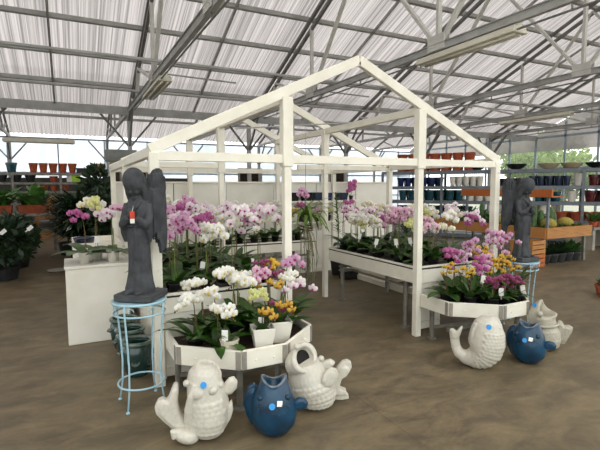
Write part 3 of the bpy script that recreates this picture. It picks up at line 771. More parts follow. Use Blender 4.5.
GR = 'orchids in the planter bed across the aisle'
RBD = [(3.40, 3.40, 'yel', .44, 'glossy broad-leaved yellow orchid at the aisle corner of the far bed', FOL[4], 6, .1), (3.52, 3.20, 'yel', .48, 'golden yellow orchid at the front corner of the far bed, nearest the aisle', FOLN[0], 6, .1), (3.56, 3.46, 'mag', .60, 'magenta orchid in the back of the far bed, first from the aisle', None, 8, .14),
    (3.72, 3.44, 'lil', .66, 'lilac orchid in the back of the far bed, second from the aisle', None, 8, .14), (3.90, 3.46, 'or', .58, 'amber orchid in the back of the far bed, third from the aisle', FOLN[0], 8, .1), (4.08, 3.46, 'lil', .78, 'tall lilac orchid in the back of the far bed, fourth from the aisle', None, 7, .14),
    (4.24, 3.42, 'pink', .72, 'pink orchid at the outer end of the back of the far bed', None, 7, .14), (3.70, 3.22, 'mag', .52, 'magenta orchid in the middle of the far bed, nearer the aisle', None, 8, .1), (3.90, 3.25, 'yel', .54, 'golden yellow orchid in the middle of the far bed', FOLN[0], 8, .1), (4.10, 3.25, 'or', .50, 'amber orchid in the middle of the far bed, nearer the outer end', FOLN[1], 8, .12),
    (3.66, 3.05, 'plum', .34, 'low plum orchid at the front board of the far bed, first from the aisle', FOLP[1], 9, .08), (3.83, 3.05, 'plum', .36, 'low plum orchid at the front board of the far bed, second from the aisle', FOLP[1], 10, .08), (4.00, 3.06, 'plum', .31, 'low plum orchid at the outer end of the front board of the far bed', FOLP[1], 8, .08), (4.22, 3.24, 'or', .42, 'amber orchid with leaves spilling over the outer end of the far bed', FOLN[0], 6, .12)]
for i, (x, y, k, h, lb, fo, n, ar) in enumerate(RBD):
    orchid((x, y, ZT), lb, GR, [k, {'mag': 'lil', 'lil': 'lpink', 'yel': 'or', 'or': 'yel', 'plum': 'plum', 'pink': 'lil'}[k]], h=h, n=n, arch=ar, fol=fo, size=.84, spread=.6, stems=2 if i not in (0, 1, 13) else 1, tg={10: (.05, -.06, .1), 12: (.06, -.05, .09), 7: (-.05, -.05, .2), 4: (.04, -.04, .25)}.get(i))

# on the white pedestal box
pb = thing('display_pedestal', 'plain white box pedestal behind the statue with three potted orchids on it', 'pedestal', (.27, 5.07, 0))
m = MB(); m.box((-.03, .3, .39), (.60, .6, .78)); m.build('body', M_whitep, pb, bevel=.006)
m = MB(); m.box((-.03, .3, .795), (.62, .62, .03)); m.build('top', M_whitep, pb, bevel=.004)
m = MB(); 
for a, d in (((0, .0, .835), (.66, .012, .05)), ((0, .61, .835), (.66, .012, .05))): m.box((a[0], a[1]+.03 if a[1] else .58, a[2]-.0), d) if a[1] else None
GP = 'orchids on the white box pedestal'
orchid((.13, 5.24, .81), 'magenta orchid in a white pot at the left corner of the box pedestal', GP, 'mag', h=.60, n=5, arch=.14, az=2.9, pot='big', fol=FOLB, stems=1)
orchid((.40, 5.22, .81), 'pink orchid in a white pot on the box pedestal, nearest the statue', GP, ['pink', 'lpink'], h=.62, n=8, arch=.15, az=.2, pot='big', fol=FOLB, stems=2)
orchid((.25, 5.42, .81), 'cream orchid in a white pot at the back of the box pedestal', GP, ['cream', 'yg', 'white'], h=.70, n=9, arch=.13, az=2.5, pot='big', fol=FOLB, stems=3, tg=(0, -.05, .16))
wb = thing('display_bin', 'low white bin table behind the box pedestal', 'bin', (.3, 6.2, 0))
m = MB(); m.box((0, .45, .42), (.56, .9, .84)); m.build('body', M_whitep, wb, bevel=.006)
for sx in (-.27, .27):
    m = MB(); m.box((sx, .45, .87), (.03, .92, .08)); m.build('rim_board', M_white, wb)
for sy in (.01, .89):
    m = MB(); m.box((0, sy, .87), (.57, .03, .08)); m.build('rim_board', M_white, wb)
m = MB(); m.lathe([(.09, 0), (.13, .11), (.14, .12), (.125, .12), (.115, .1)], 18); tag(m.build('bowl_planter', M_navy, None, (.16, 6.45, .84), smooth=True), 'dark blue bowl planter on the white bin table', 'planter')

# hanging strap-leaved orchid
hv = thing('hanging_orchid', 'strap-leaved orchid hanging on a wire in the aisle with long dangling roots', 'orchid', (2.62, 5.0, 1.06))
m = MB(); R8 = random.Random(4)
for i in range(30):
    a = i*2.4; d = V((math.cos(a), math.sin(a), R8.uniform(.4, 1.6))); m.leaf((0, 0, .05+.006*i), d, R8.uniform(.40, .66), .04, R8.uniform(1.8, 2.9), 8)
m.build('foliage', M_leafb, hv, smooth=True)
m = MB()
for i in range(26):
    a = R8.uniform(0, 6.28); r = R8.uniform(.02, .15); z = -R8.uniform(.2, .75)
    m.tube([(0, 0, .06), (r*.7*math.cos(a), r*.7*math.sin(a), -.05), (r*math.cos(a)+.02, r*math.sin(a), z*.6), (r*math.cos(a)+R8.uniform(-.03, .05), r*math.sin(a), z)], .0035, 4)
m.build('aerial_roots', M_root, hv)
m = MB(); z = 0
for k in range(4):
    for s in (-1, 1):
        if k % 2: m.box((s*.06, 0, .0+k*.018), (.012, .14, .012))
        else: m.box((0, s*.06, .0+k*.018), (.14, .012, .012))
m.build('slat_basket', M_bark, hv)
m = MB(); m.tube([(0, 0, .05), (0, 0, .84)], .003, 5); 
for s in (-1, 1): m.tube([(s*.06, 0, .05), (0, 0, .45)], .002, 4)
m.build('hanger_wire', M_steeld, hv)
m = MB(); m.tube([(0, 0, .2), (-.02, -.03, .38), (-.1, -.06, .5)], .004, 5); st = m.build('flower_stem', M_stemg, hv)
for q in ((-.10, -.08, .50), (-.06, -.08, .47), (-.03, -.07, .43), (-.12, -.08, .45)): inst('blossom', BL['lil'][0], st, q, rot=(.1, R8.uniform(-.3, .3), R8.uniform(-.8, .1)))
# pole it hangs from: the wire is tied to a rod laid across the purlins
hr = thing('hanging_rod', 'thin steel rod laid between the frame purlins above the aisle', 'rod', (2.62, 5.0, 0))
m = MB(); m.tube([(-.9, 0, 2.26), (.66, 0, 2.42)], .008, 6); 
m.tube([(0, 0, 1.9), (0, 0, 2.345)], .003, 5)
m.build('rod', M_steel, hr)
# strap-leaved plant amid the right bench
sv = thing('strap_leaf_orchid', 'spiky strap-leaved orchid standing among the flowers on the long-railed bench', 'orchid', (3.74, 4.45, ZB))
inst('pot', POT['dark'], sv)
m = MB(); m.tube([(0, 0, .08), (0, 0, .42)], .012, 6); m.build('stalk', M_stemg, sv)
m = MB()
for i in range(26):
    a = i*2.4; m.leaf((0, 0, .32+.005*i), V((math.cos(a), math.sin(a), R8.uniform(.3, 1.3))), R8.uniform(.22, .34), .026, R8.uniform(.7, 1.3), 6)
m.build('foliage', M_leafm, sv, smooth=True)
# rear wall plants on the lower shelf
for i, (x, k, lb, h) in enumerate(((3.72, 'mag', 'magenta orchid on the lower wall shelf above the aisle', .3), (4.05, 'pink', 'pink orchid on the lower wall shelf, second from its left end', .26), (4.27, 'yg', 'yellow-green orchid on the lower wall shelf beside the green spike', .25))):
    orchid((x, 7.27, .972), lb, 'orchids on the lower wall shelf', k, h=h, n=6, arch=.1, stems=1, az=-1.5, fol=FOLS)
sp = thing('spike_plant', 'leafy green spike plant rising before the wall shelves', 'plant', (4.32, 7.0, 0))
m = MB(); m.lathe([(.1, 0), (.14, .3), (.15, .3), (.13, .28)], 16); m.build('pot', M_blackpl, sp)
m = MB(); m.tube([(0, 0, .25), (.02, 0, .9), (-.05, 0, 1.5)], .012, 6); m.build('stalk', M_stemg, sp)
m = MB()
for i in range(40):
    u = i/40; a = i*2.4; m.leaf((.0-.05*u, 0, .75+.75*u), V((math.cos(a), math.sin(a), .7)), .16*(1.1-.5*u), .03, .8, 4)
m.build('foliage', M_leafm, sp, smooth=True)
t = thing('moth_orchid', 'single magenta bloom spray in a small pot at the right of the upper wall shelf', 'orchid', (4.8, 7.3, 1.345), 0, 'orchids on the upper wall shelf')
inst('pot', potw_mesh(.04, .08, M_blackpl), t)
m = MB(); m.tube([(0, 0, .05), (0, -.01, .2), (-.03, -.03, .38)], .004, 5); st = m.build('flower_stem', M_stemg, t)
for i in range(9): inst('blossom', BL['mag'][0], st, (-.03+.045*((i % 3)-1)+R8.uniform(-.02, .02)+.02*(i//3), -.05+R8.uniform(-.02, .01), .18+.07*(i//3)+R8.uniform(-.03, .03)), rot=(.1, R8.uniform(-.3, .3), -.4), scale=1.25)
m = MB(); m.leaf((0, 0, .07), (1, -.3, .5), .14, .05); m.leaf((0, 0, .07), (-1, -.3, .5), .14, .05); m.build('foliage', M_leaf, t, smooth=True)
m = MB(); m.box((0, 0, .07), (.32, .2, .14)); m.box((0, 0, .142), (.34, .22, .012)); tag(m.build('black_crate', M_blackpl, None, (4.32, 6.6, .0), bevel=.004), 'black plastic crate on the floor before the panel wall', 'crate')

# ------------------------------------------------------------------ angel statues
def angel_meshes():
    m = MB()
    # robe: rings from hem to shoulders (x half-width, y half-depth, y shift), with folds
    prof = [(.0, .112, .098, 0), (.03, .112, .10, 0), (.07, .10, .092, 0), (.14, .088, .083, .004), (.24, .083, .078, .004), (.34, .084, .078, .0), (.42, .086, .078, -.004), (.47, .082, .07, .0), (.51, .078, .066, .004), (.56, .088, .072, .004), (.60, .094, .07, .006), (.635, .09, .062, .012), (.66, .068, .052, .012), (.685, .04, .042, .006), (.71, .036, .04, -.004)]
    seg = 48; vs = []; fs = []
    for i, (z, a, b2, ys) in enumerate(prof):
        amp = .055*max(0, 1-z/.5)
        for k in range(seg):
            q = 2*PI*k/seg; f = 1+amp*math.cos(9*q+z*5)+amp*.5*math.cos(14*q)
            vs.append((a*f*math.cos(q), ys+b2*f*math.sin(q), z))
    n = len(prof)
    fs = [(i*seg+k, i*seg+(k+1) % seg, (i+1)*seg+(k+1) % seg, (i+1)*seg+k) for i in range(n-1) for k in range(seg)]+[tuple(range(seg-1, -1, -1)), tuple((n-1)*seg+k for k in range(seg))]
    m.add(vs, fs)
    # feet under the hem
    for s in (-1, 1): m.ball((s*.04, -.10, .016), (.024, .05, .018), 10, 6)
    # bowed head, face down-forward
    hR = Matrix.Rotation(.7, 3, 'X'); hc = V((0, -.042, .765))
    m.ball(hc, (.064, .076, .085), 16, 12, hR)
    fw = hR @ V((0, -1, 0)); up = hR @ V((0, 0, 1))
    m.ball(hc+fw*.079-up*.010, (.010, .014, .016), 8, 6, hR)       # nose
    m.ball(hc+fw*.060-up*.07, (.024, .018, .014), 8, 6, hR)        # chin
    m.ball(hc+fw*.068-up*.042, (.018, .009, .006), 8, 5, hR)       # lips
    for s in (-1, 1):
        m.ball(hc+fw*.062+up*.018+V((s*.022, 0, 0)), (.013, .009, .006), 8, 5, hR)   # brows and lids
        m.ball(hc+fw*.054-up*.025+V((s*.03, 0, 0)), (.018, .015, .018), 8, 6, hR)    # cheeks
        m.ball(hc+V((s*.056, .0, -.004)), (.008, .014, .02), 8, 6, hR)               # ears
    # sleeves and arms folded on the chest
    for s in (-1, 1):
        m.tube([(s*.085, .01, .625), (s*.097, -.012, .55), (s*.097, -.04, .485)], [.032, .033, .036], 12)
        m.tube([(s*.097, -.04, .485), (s*.075, -.072, .50), (s*.03, -.088, .535)], [.04, .034, .026], 12)
        m.tube([(s*.097, -.03, .49), (s*.104, -.02, .42), (s*.10, -.015, .36)], [.036, .028, .012], 10)
        m.ball((s*.018, -.094, .548), (.016, .013, .026), 8, 6, Matrix.Rotation(-.5*s, 3, 'Y'))
        for j in range(4):
            x0 = s*(.010+.0075*j); L = (.038, .043, .040, .032)[j]
            m.tube([(x0, -.100, .562), (x0-s*.004, -.109, .562+L*.5), (x0-s*.008, -.104, .562+L)], [.0055, .0052, .004], 6)
        m.tube([(s*.028, -.101, .545), (s*.012, -.113, .552), (s*.004, -.113, .568)], [.006, .0055, .0045], 6)
    # rope girdle and collar
    m.ring((0, .0, .475), .082, .009, 30, 6)
    m.tube([(.02, -.08, .47), (.024, -.086, .36), (.02, -.088, .25)], .008, 6)
    for s in (-1, 1): m.tube([(s*.05, -.03, .655), (s*.03, -.07, .61), (0, -.08, .58)], .012, 8)
    body = fuse(m.mesh('statue_body', M_stone, True), 'statue_body', .0055, 1)
    h = MB()
    h.ball(hc-fw*.016+up*.016, (.084, .088, .094), 16, 12, hR)
    h.tube([hc+V((0, .045, .01)), (0, .055, .70), (0, .062, .63), (0, .058, .55)], [.07, .076, .066, .03], 14)
    for s in (-1, 1):
        h.tube([hc+up*.07+V((s*.01, -.02, 0)), hc+up*.045+fw*.03+V((s*.045, 0, 0)), hc+V((s*.062, 0, -.005)), (s*.066, .0, .70), (s*.06, .01, .63)], [.014, .018, .022, .028, .016], 10)
    for j in range(9):
        a = -1.2+2.4*j/8; h.tube([hc+up*.08, hc+V((.082*math.sin(a), .064*math.cos(a)+.015, .02)), (.066*math.sin(a), .035+.055*math.cos(a), .70), (.055*math.sin(a), .05+.04*math.cos(a), .58)], [.008, .013, .013, .006], 6)
    hair = fuse(h.mesh('hair', M_stone, True), 'hair', .0055, 1)
    wings = []
    for s in (-1, 1):
        w = MB()
        out = [(.0, .60), (.012, .70), (.03, .79), (.06, .835), (.10, .85), (.14, .835), (.165, .79), (.178, .72), (.18, .62), (.175, .52), (.165, .42), (.15, .33), (.13, .26), (.112, .225), (.1, .26), (.09, .34), (.075, .42), (.05, .50), (.02, .55)]
        # plate in the y-z plane, cupped
        n = len(out); rows = []
        for off in (-.016, .016):
            rows.append([(s*(.045+p[0]*.36+.02*math.sin(p[0]/.18*PI))+off, .055+p[0]*.86, p[1]) for p in out])
        w.add(rows[0]+rows[1], [tuple(range(n)), tuple(range(2*n-1, n-1, -1))]+[((i+1) % n, i, i+n, (i+1) % n+n) for i in range(n)])
        # feathers: three tiers of overlapping vanes on both faces
        for tier, (zt, zb, cnt) in enumerate(((.83, .62, 5), (.72, .46, 6), (.60, .27, 6))):
            for j in range(cnt):
                u = (j+.5)/cnt; pl = .02+.15*u
                top = zt-.05*abs(u-.6)-.02*j*(.3); bot = zb+.10*(1-u)-(.0 if tier < 2 else .05*u)
                for f in (-1, 1):
                    X = lambda p: s*(.045+p*.36+.02*math.sin(p/.18*PI))+f*.017
                    w.tube([(X(pl), .055+pl*.86, top), (X(pl), .055+pl*.86+.006, (top+bot)/2), (X(pl), .055+pl*.84, bot)], [.012, .015, .007], 6)
        wings.append(fuse(w.mesh('wing', M_stone, True), 'wing', .006, 1))
    return body, hair, wings
AB, AH, AW = angel_meshes()
mm = MB(); mm.box((0, .01, .025), (.30, .29, .05)); PL_ = mm.mesh('plinth', M_stoneb, bevel=.006)
def angel(loc, rz, label, tagged):
    t = thing('angel_statue', label, 'statue', loc, rz)
    inst('plinth', PL_, t)
    b_ = inst('body', AB, t, (0, 0, .045)); inst('hair', AH, b_)
    for w in AW: inst('wing', w, t, (0, 0, .075))
    if tagged:
        m = MB(); m.box((0, 0, .0), (.036, .004, .05)); g_ = m.build('price_tag', M_red, t, (.02, -.118, .60), rz=.1)
        m = MB(); m.box((0, 0, -.041), (.034, .004, .03)); m.build('white_label', M_tag, g_)
        m = MB(); m.tube([(0, 0, .024), (.002, .02, .06)], .0015, 4); m.build('string', M_tag, g_)
    return t
def stand(loc, label, rz=.3):
    t = thing('plant_stand', label, 'plant stand', loc, rz, None)
    for nme, z, R, r in (('top_ring', .735, .185, .010), ('apron_ring', .655, .18, .007), ('foot_ring', .16, .165, .007)):
        m = MB(); m.ring((0, 0, z), R, r, 40, 6); m.build(nme, M_bluewire, t, smooth=True)
    m = MB(); m.lathe([(.18, .733), (.18, .738)], 32); m.build('top_plate', M_bluewire, t)
    for k in range(4):
        a = PI/4+k*PI/2; c, s = math.cos(a), math.sin(a)
        pts = [(.185, .735), (.19, .70), (.182, .62), (.165, .45), (.155, .3), (.16, .15), (.185, .012)]
        m = MB(); m.tube([(c*r, s*r, z) for r, z in pts], .0068, 7); m.ball((c*.187, s*.187, .010), (.015, .015, .010), 8, 5)
        m.build('leg', M_bluewire, t, smooth=True)
    for k in range(8):
        a = k*PI/4+.2; m = MB(); pts = []
        for j in range(15):
            q = j/14*4.4; rr = .028*(1-j/20); pts.append((rr*math.cos(q), rr*math.sin(q)))
        u = V((-math.sin(a), math.cos(a), 0)); o = V((math.cos(a)*.183, math.sin(a)*.183, .695))
        m.tube([o+u*p[0]+V((0, 0, p[1])) for p in pts], .004, 5); m.build('scroll', M_bluewire, t, smooth=True)
    return t
SX, SY = .43, 3.45
S1 = stand((SX, SY, 0), 'pale blue wire plant stand under the statue with the orange price tag', .1)
S1.scale.z = 1.06
A1 = angel((SX+.012, SY, .79), math.radians(-37), 'charcoal winged angel statue with bowed head and orange price tag beside the bed', True)
A1.scale = (.94, .94, 1.03)
stand((4.605, 3.46, 0), 'pale blue wire plant stand under the untagged angel statue, behind the bed across the aisle', .4)
A2 = angel((4.605, 3.46, .745), math.radians(-2), 'charcoal winged angel statue without a tag, behind the bed across the aisle', False)
A2.scale = (.94, .94, 1.03)

# ------------------------------------------------------------------ fish planters
def face_cam(x, y): return -math.atan2(x, y)
def sticker(t, c, d, r=.022):
    m = MB(); m.lathe([(r, 0), (r, .003)], 18)
    R_ = V((0, 0, 1)).rotation_difference(V(d).normalized()).to_euler()
    o = m.build('sticker', M_bluedot, t, c); o.rotation_euler = R_
def label_card(t, c, rot):
    m = MB(); m.box((0, 0, 0), (.034, .003, .034)); m.box((-.002, -.002, .006), (.014, .001, .006)); o = m.build('price_label', M_tag, t, c); o.rotation_euler = rot
def scales(mb, rings, z0, z1, size=.022, front=(-1.2, 1.2)):
    """raised overlapping scales over the front of a lofted body"""
    def at(u):
        i = min(int(u), len(rings)-2); f = u-i; A, B_ = rings[i], rings[i+1]
        return [V(A[k]).lerp(V(B_[k]), f) if k < 2 else A[k]+(B_[k]-A[k])*f for k in range(4)]
    n = len(rings)-1; u = z0; row = 0
    while u < z1:
        c, t, a, b2 = at(u); t = t.normalized(); nn = t.cross(V((0, 1, 0))).normalized(); yy = nn.cross(t)
        circ = (a+b2)*1.0; k = int((front[1]-front[0])*circ/2/(size*.85))*1; k = max(k, 3)
        for j in range(k+1):
            q = -PI/2+front[0]+(front[1]-front[0])*(j+(.5 if row % 2 else 0))/k
            if yy.y < 0: q = -q
            p = c+nn*(a*math.cos(q))+yy*(b2*math.sin(q)); nrm = (nn*(math.cos(q)/a)+yy*(math.sin(q)/b2)).normalized()
            R_ = V((0, 0, 1)).rotation_difference(nrm).to_matrix()
            mb.ball(p-nrm*.002, (size*.60, size*.60, .008), 12, 5, R_)
        nxt, _, _, _ = at(min(u+.02, n)); step = size*.72/max((nxt-c).length/.02, 1e-4); u += step; row += 1
def fin(t, name, pts, y, th, m_, voxel=.006, shear=0.0, ribs=None):
    m = MB(); n = len(pts)
    cx = sum(p[0] for p in pts)/n; cz = sum(p[1] for p in pts)/n
    m.prism(pts, y-th/2, y+th/2)
    m.prism([(cx+(p[0]-cx)*.7, cz+(p[1]-cz)*.7) for p in pts], y-th*.85, y+th*.85)
    if shear: m.v = [(v[0], v[1]+shear*(v[0]-pts[0][0]), v[2]) for v in m.v]
    return m.fused(name, m_, t, voxel, relax=6)
def eye(t, c, r, m_):
    m = MB(); m.ball(c, r, 12, 8); m.ring(c, r*1.05, r*.22, 14, 5, tilt=Matrix.Rotation(PI/2, 3, 'X')); m.build('eye', m_, t, smooth=True)

def fish_tall(x, y):
    """white fish standing on its belly, tail curled up beside it"""
    t = thing('fish_planter', 'big white ceramic fish planter with scaly belly standing below the statue-side bed', 'fish planter', (x, y, 0), face_cam(x, y))
    rg = [((.02, 0, .004), (0, 0, 1), .06, .06), ((.02, 0, .02), (0, 0, 1), .095, .095), ((.022, 0, .07), (0, 0, 1), .125, .125), ((.025, 0, .14), (.0, 0, 1), .140, .14), ((.025, 0, .21), (-.02, 0, 1), .142, .138), ((.018, 0, .28), (-.08, 0, 1), .134, .13), ((.008, 0, .345), (-.1, 0, 1), .124, .12), ((0, 0, .40), (.0, 0, 1), .115, .112), ((.0, 0, .45), (.1, 0, 1), .10, .098), ((.008, 0, .485), (.2, 0, 1), .072, .072), ((.012, 0, .503), (.2, 0, 1), .04, .04)]
    rg = [(V(a), V(b_), c, d) for a, b_, c, d in rg]
    m = MB(); m.loft(rg, 28)
    # lips round the mouth at the crown
    m.ring((.03, -.015, .455), .092, .007, 30, 8, tilt=Matrix.Rotation(.55, 3, 'Y') @ Matrix.Rotation(.45, 3, 'X'))
    m.ball((.055, -.115, .365), (.03, .03, .028), 12, 8)
    m.ball((-.04, -.10, .345), (.05, .03, .04), 12, 8)
    scales(m, rg, 2.1, 5.0, .042, (-.75, 1.0))
    # gill sweep and dorsal ridge
    m.tube([(-.06, -.095, .40), (-.085, -.10, .33), (-.105, -.085, .24), (-.11, -.07, .15), (-.10, -.05, .07)], [.016, .024, .026, .026, .02], 10)
    m.fused('body', M_fishw, t, .005, relax=1)
    eye(t, (-.112, -.05, .40), .02, M_fishw); eye(t, (.105, -.065, .375), .02, M_fishw)
    fin(t, 'side_fin', [(.10, .31), (.13, .36), (.165, .40), (.20, .405), (.222, .37), (.215, .32), (.18, .285), (.12, .28)], -.02, .03, M_fishw)
    fin(t, 'belly_fin', [(.12, .10), (.15, .22), (.182, .25), (.19, .18), (.17, .12), (.14, .07)], -.03, .03, M_fishw)
    m = MB()
    m.loft([(V((0, .02, .075)), V((-1, 0, -.25)), .085, .10), (V((-.08, .01, .062)), V((-1, 0, 0)), .062, .085), (V((-.15, 0, .085)), V((-.8, 0, .5)), .06, .065), (V((-.195, 0, .14)), V((-.5, 0, 1)), .06, .045)], 16)
    o2 = [(-.12, .07), (-.20, .075), (-.265, .14), (-.315, .20), (-.322, .25), (-.30, .29), (-.272, .30), (-.245, .285), (-.23, .31), (-.215, .35), (-.20, .385), (-.18, .395), (-.168, .38), (-.168, .33), (-.172, .26), (-.16, .2), (-.13, .13)]
    m.prism(o2, -.035, .02); m.prism([(-.2+(p[0]+.2)*.75, .2+(p[1]-.2)*.8) for p in o2], -.05, .035)
    m.fused('tail_fin', M_fishw, t, .0065, relax=6)
    m = MB(); m.ball((-.12, -.075, .055), (.085, .06, .05), 14, 8, Matrix.Rotation(.35, 3, 'Y')); m.tube([(-.17, -.08, .09), (-.21, -.085, .10), (-.19, -.08, .06)], [.03, .02, .03], 8); m.fused('lower_fin', M_fishw, t, .0065, relax=3)
    sticker(t, (-.005, -.124, .408), (0, -1, .25), .021)
    t.scale = (.95,)*3
    return t
fish_tall(.725, 2.79)

def fish_blue(x, y, label, turn=0.0):
    t = thing('fish_planter', label, 'fish planter', (x, y, 0), face_cam(x, y)+turn)
    rg = [((0, 0, .004), (0, 0, 1), .06, .07), ((0, 0, .02), (0, 0, 1), .10, .10), ((0, 0, .07), (0, 0, 1), .14, .13), ((.0, 0, .13), (0, 0, 1), .15, .14), ((.0, 0, .20), (.0, 0, 1), .142, .135), ((0, 0, .26), (.0, 0, 1), .126, .12), ((.0, 0, .31), (0, 0, 1), .104, .1), ((.0, 0, .345), (0, 0, 1), .084, .078)]
    rg = [(V(a), V(b_), c, d) for a, b_, c, d in rg]
    m = MB(); seg = 32; vs = []
    zc = lambda q, i: 0
    rings = [[c+V((a*math.cos(2*PI*k/seg), b_*math.sin(2*PI*k/seg), 0)) for k in range(seg)] for c, _, a, b_ in rg]
    # open mouth: rim dips at front and back, beaks rise at both sides
    rim = [V((.078*math.cos(2*PI*k/seg), .07*math.sin(2*PI*k/seg), .352+.024*math.cos(4*PI*k/seg))) for k in range(seg)]
    inr = [V((.058*math.cos(2*PI*k/seg), .05*math.sin(2*PI*k/seg), .346+.024*math.cos(4*PI*k/seg))) for k in range(seg)]
    ins = [V((.08*math.cos(2*PI*k/seg), .075*math.sin(2*PI*k/seg), .24)) for k in range(seg)]
    for k in range(seg): rings[-1][k].z += .018*math.cos(4*PI*k/seg)
    rings += [rim, inr, ins]; n = len(rings)
    m.add([p for r in rings for p in r], [(i*seg+k, i*seg+(k+1) % seg, (i+1)*seg+(k+1) % seg, (i+1)*seg+k) for i in range(n-1) for k in range(seg)]+[tuple(range(seg-1, -1, -1)), tuple((n-1)*seg+k for k in range(seg))])
    rs = random.Random(5)
    for i in range(15): # raised scale nicks across the shoulders
        q = -PI/2+rs.uniform(-.8, .8); z = rs.uniform(.17, .24); a = .140; m.ball((a*math.cos(q), .133*math.sin(q), z), (.012, .006, .005), 6, 4)
    m.build('body', M_fishb, t, smooth=True)
    m = MB(); m.tube([p+V((0, 0, .003)) for p in rim]+[rim[0]+V((0, 0, .003))], .008, 6); m.build('lip', mat('worn_lip', '#7c8288', '#4b5764', .35, 30), t, smooth=True)
    eye(t, (-.085, -.085, .27), .016, M_fishb); eye(t, (.085, -.085, .27), .016, M_fishb)
    fin(t, 'side_fin', [(.11, .20), (.16, .225), (.205, .22), (.225, .19), (.215, .155), (.17, .145), (.12, .15)], .0, .03, M_fishb)
    fin(t, 'tail_fin', [(-.08, .03), (-.15, .03), (-.185, .10), (-.20, .17), (-.195, .23), (-.17, .285), (-.13, .31), (-.10, .27), (-.09, .15)], .06, .04, M_fishb)
    sticker(t, (-.012, -.128, .232), (0, -1, .35), .02)
    label_card(t, (.036, -.125, .248), (-.35, .15, .25))
    return t
fish_blue(1.14, 2.63, 'deep blue glazed fish planter with open beak in front of the statue-side bed')
fish_blue(3.68, 2.66, 'deep blue glazed fish planter with open beak between two pale fish past the aisle', -.15)

def fish_gape(x, y):
    t = thing('fish_planter', 'white ceramic fish planter leaning back with gaping dark mouth beside the aisle', 'fish planter', (x, y, 0), face_cam(x, y))
    rg = [((.03, 0, .006), (0, 0, 1), .05, .06), ((.03, 0, .03), (0, 0, 1), .11, .11), ((.02, 0, .09), (-.1, 0, 1), .155, .15), ((.0, -.005, .16), (-.25, 0, 1), .168, .155), ((-.03, -.005, .23), (-.35, 0, 1), .155, .14), ((-.055, 0, .29), (-.35, 0, 1), .132, .125), ((-.075, .0, .345), (-.1, -.1, 1), .115, .11)]
    rg = [(V(a), V(b_), c, d) for a, b_, c, d in rg]
    seg = 30; m = MB(); m.loft(rg, seg, True)
    scales(m, rg, 1.3, 3.6, .038, (-1.3, 1.0))
    m.fused('body', M_fishw, t, .005, relax=1)
    # head: a wide open mouth turned up, toward the aisle and out
    tl = Matrix.Rotation(.75, 3, 'Y') @ Matrix.Rotation(.62, 3, 'X')
    c = V((-.062, -.035, .375)); h = MB(); rings = []
    for r, z in ((.108, -.10), (.118, -.04), (.112, .0), (.100, .018), (.082, .012), (.075, -.02), (.06, -.10), (.02, -.13)):
        rings.append([tl @ V((r*math.cos(2*PI*k/seg)*.82, r*math.sin(2*PI*k/seg)*1.1, z))+c for k in range(seg)])
    n = len(rings)
    h.add([p for r in rings for p in r], [(i*seg+k, i*seg+(k+1) % seg, (i+1)*seg+(k+1) % seg, (i+1)*seg+k) for i in range(n-1) for k in range(seg)]+[tuple((n-1)*seg+k for k in range(seg))])
    h.build('gaping_mouth', M_fishw, t, smooth=True)
    m = MB(); m.lathe([(.074, -.026), (.06, -.099), (.01, -.126)], 24); 
    o = m.build('mouth_shade', M_dark, t, c); o.rotation_euler = tl.to_euler(); o.scale = (.8, 1.08, 1)  # dark lining paints the shade inside the open mouth
    m = MB(); m.v = []; m.ring((0, 0, .004), .098, .022, 34, 8); m.v = [(v[0]*.84, v[1]*1.1, v[2]) for v in m.v]; m.v = [tuple(tl @ V(v)+c) for v in m.v]; m.build('thick_lip', M_fishw, t, smooth=True)
    eye(t, (-.11, -.07, .47), .02, M_fishw); eye(t, (.06, -.11, .40), .018, M_fishw)
    fin(t, 'side_fin', [(.06, .24), (.08, .30), (.12, .335), (.165, .32), (.185, .275), (.17, .22), (.13, .185), (.08, .19)], -.13, .03, M_fishw, shear=.45)
    fin(t, 'back_fin', [(.04, .29), (.08, .35), (.13, .365), (.165, .34), (.14, .30), (.09, .26)], -.02, .03, M_fishw)
    o2 = [(.08, .08), (.15, .05), (.21, .045), (.265, .055), (.262, .085), (.22, .10), (.19, .12), (.2, .17), (.215, .22), (.265, .25), (.285, .29), (.28, .33), (.25, .345), (.215, .335), (.185, .3), (.15, .25), (.10, .18)]
    fin(t, 'tail_fin', o2, .02, .045, M_fishw)
    return t
fish_gape(1.53, 2.82)

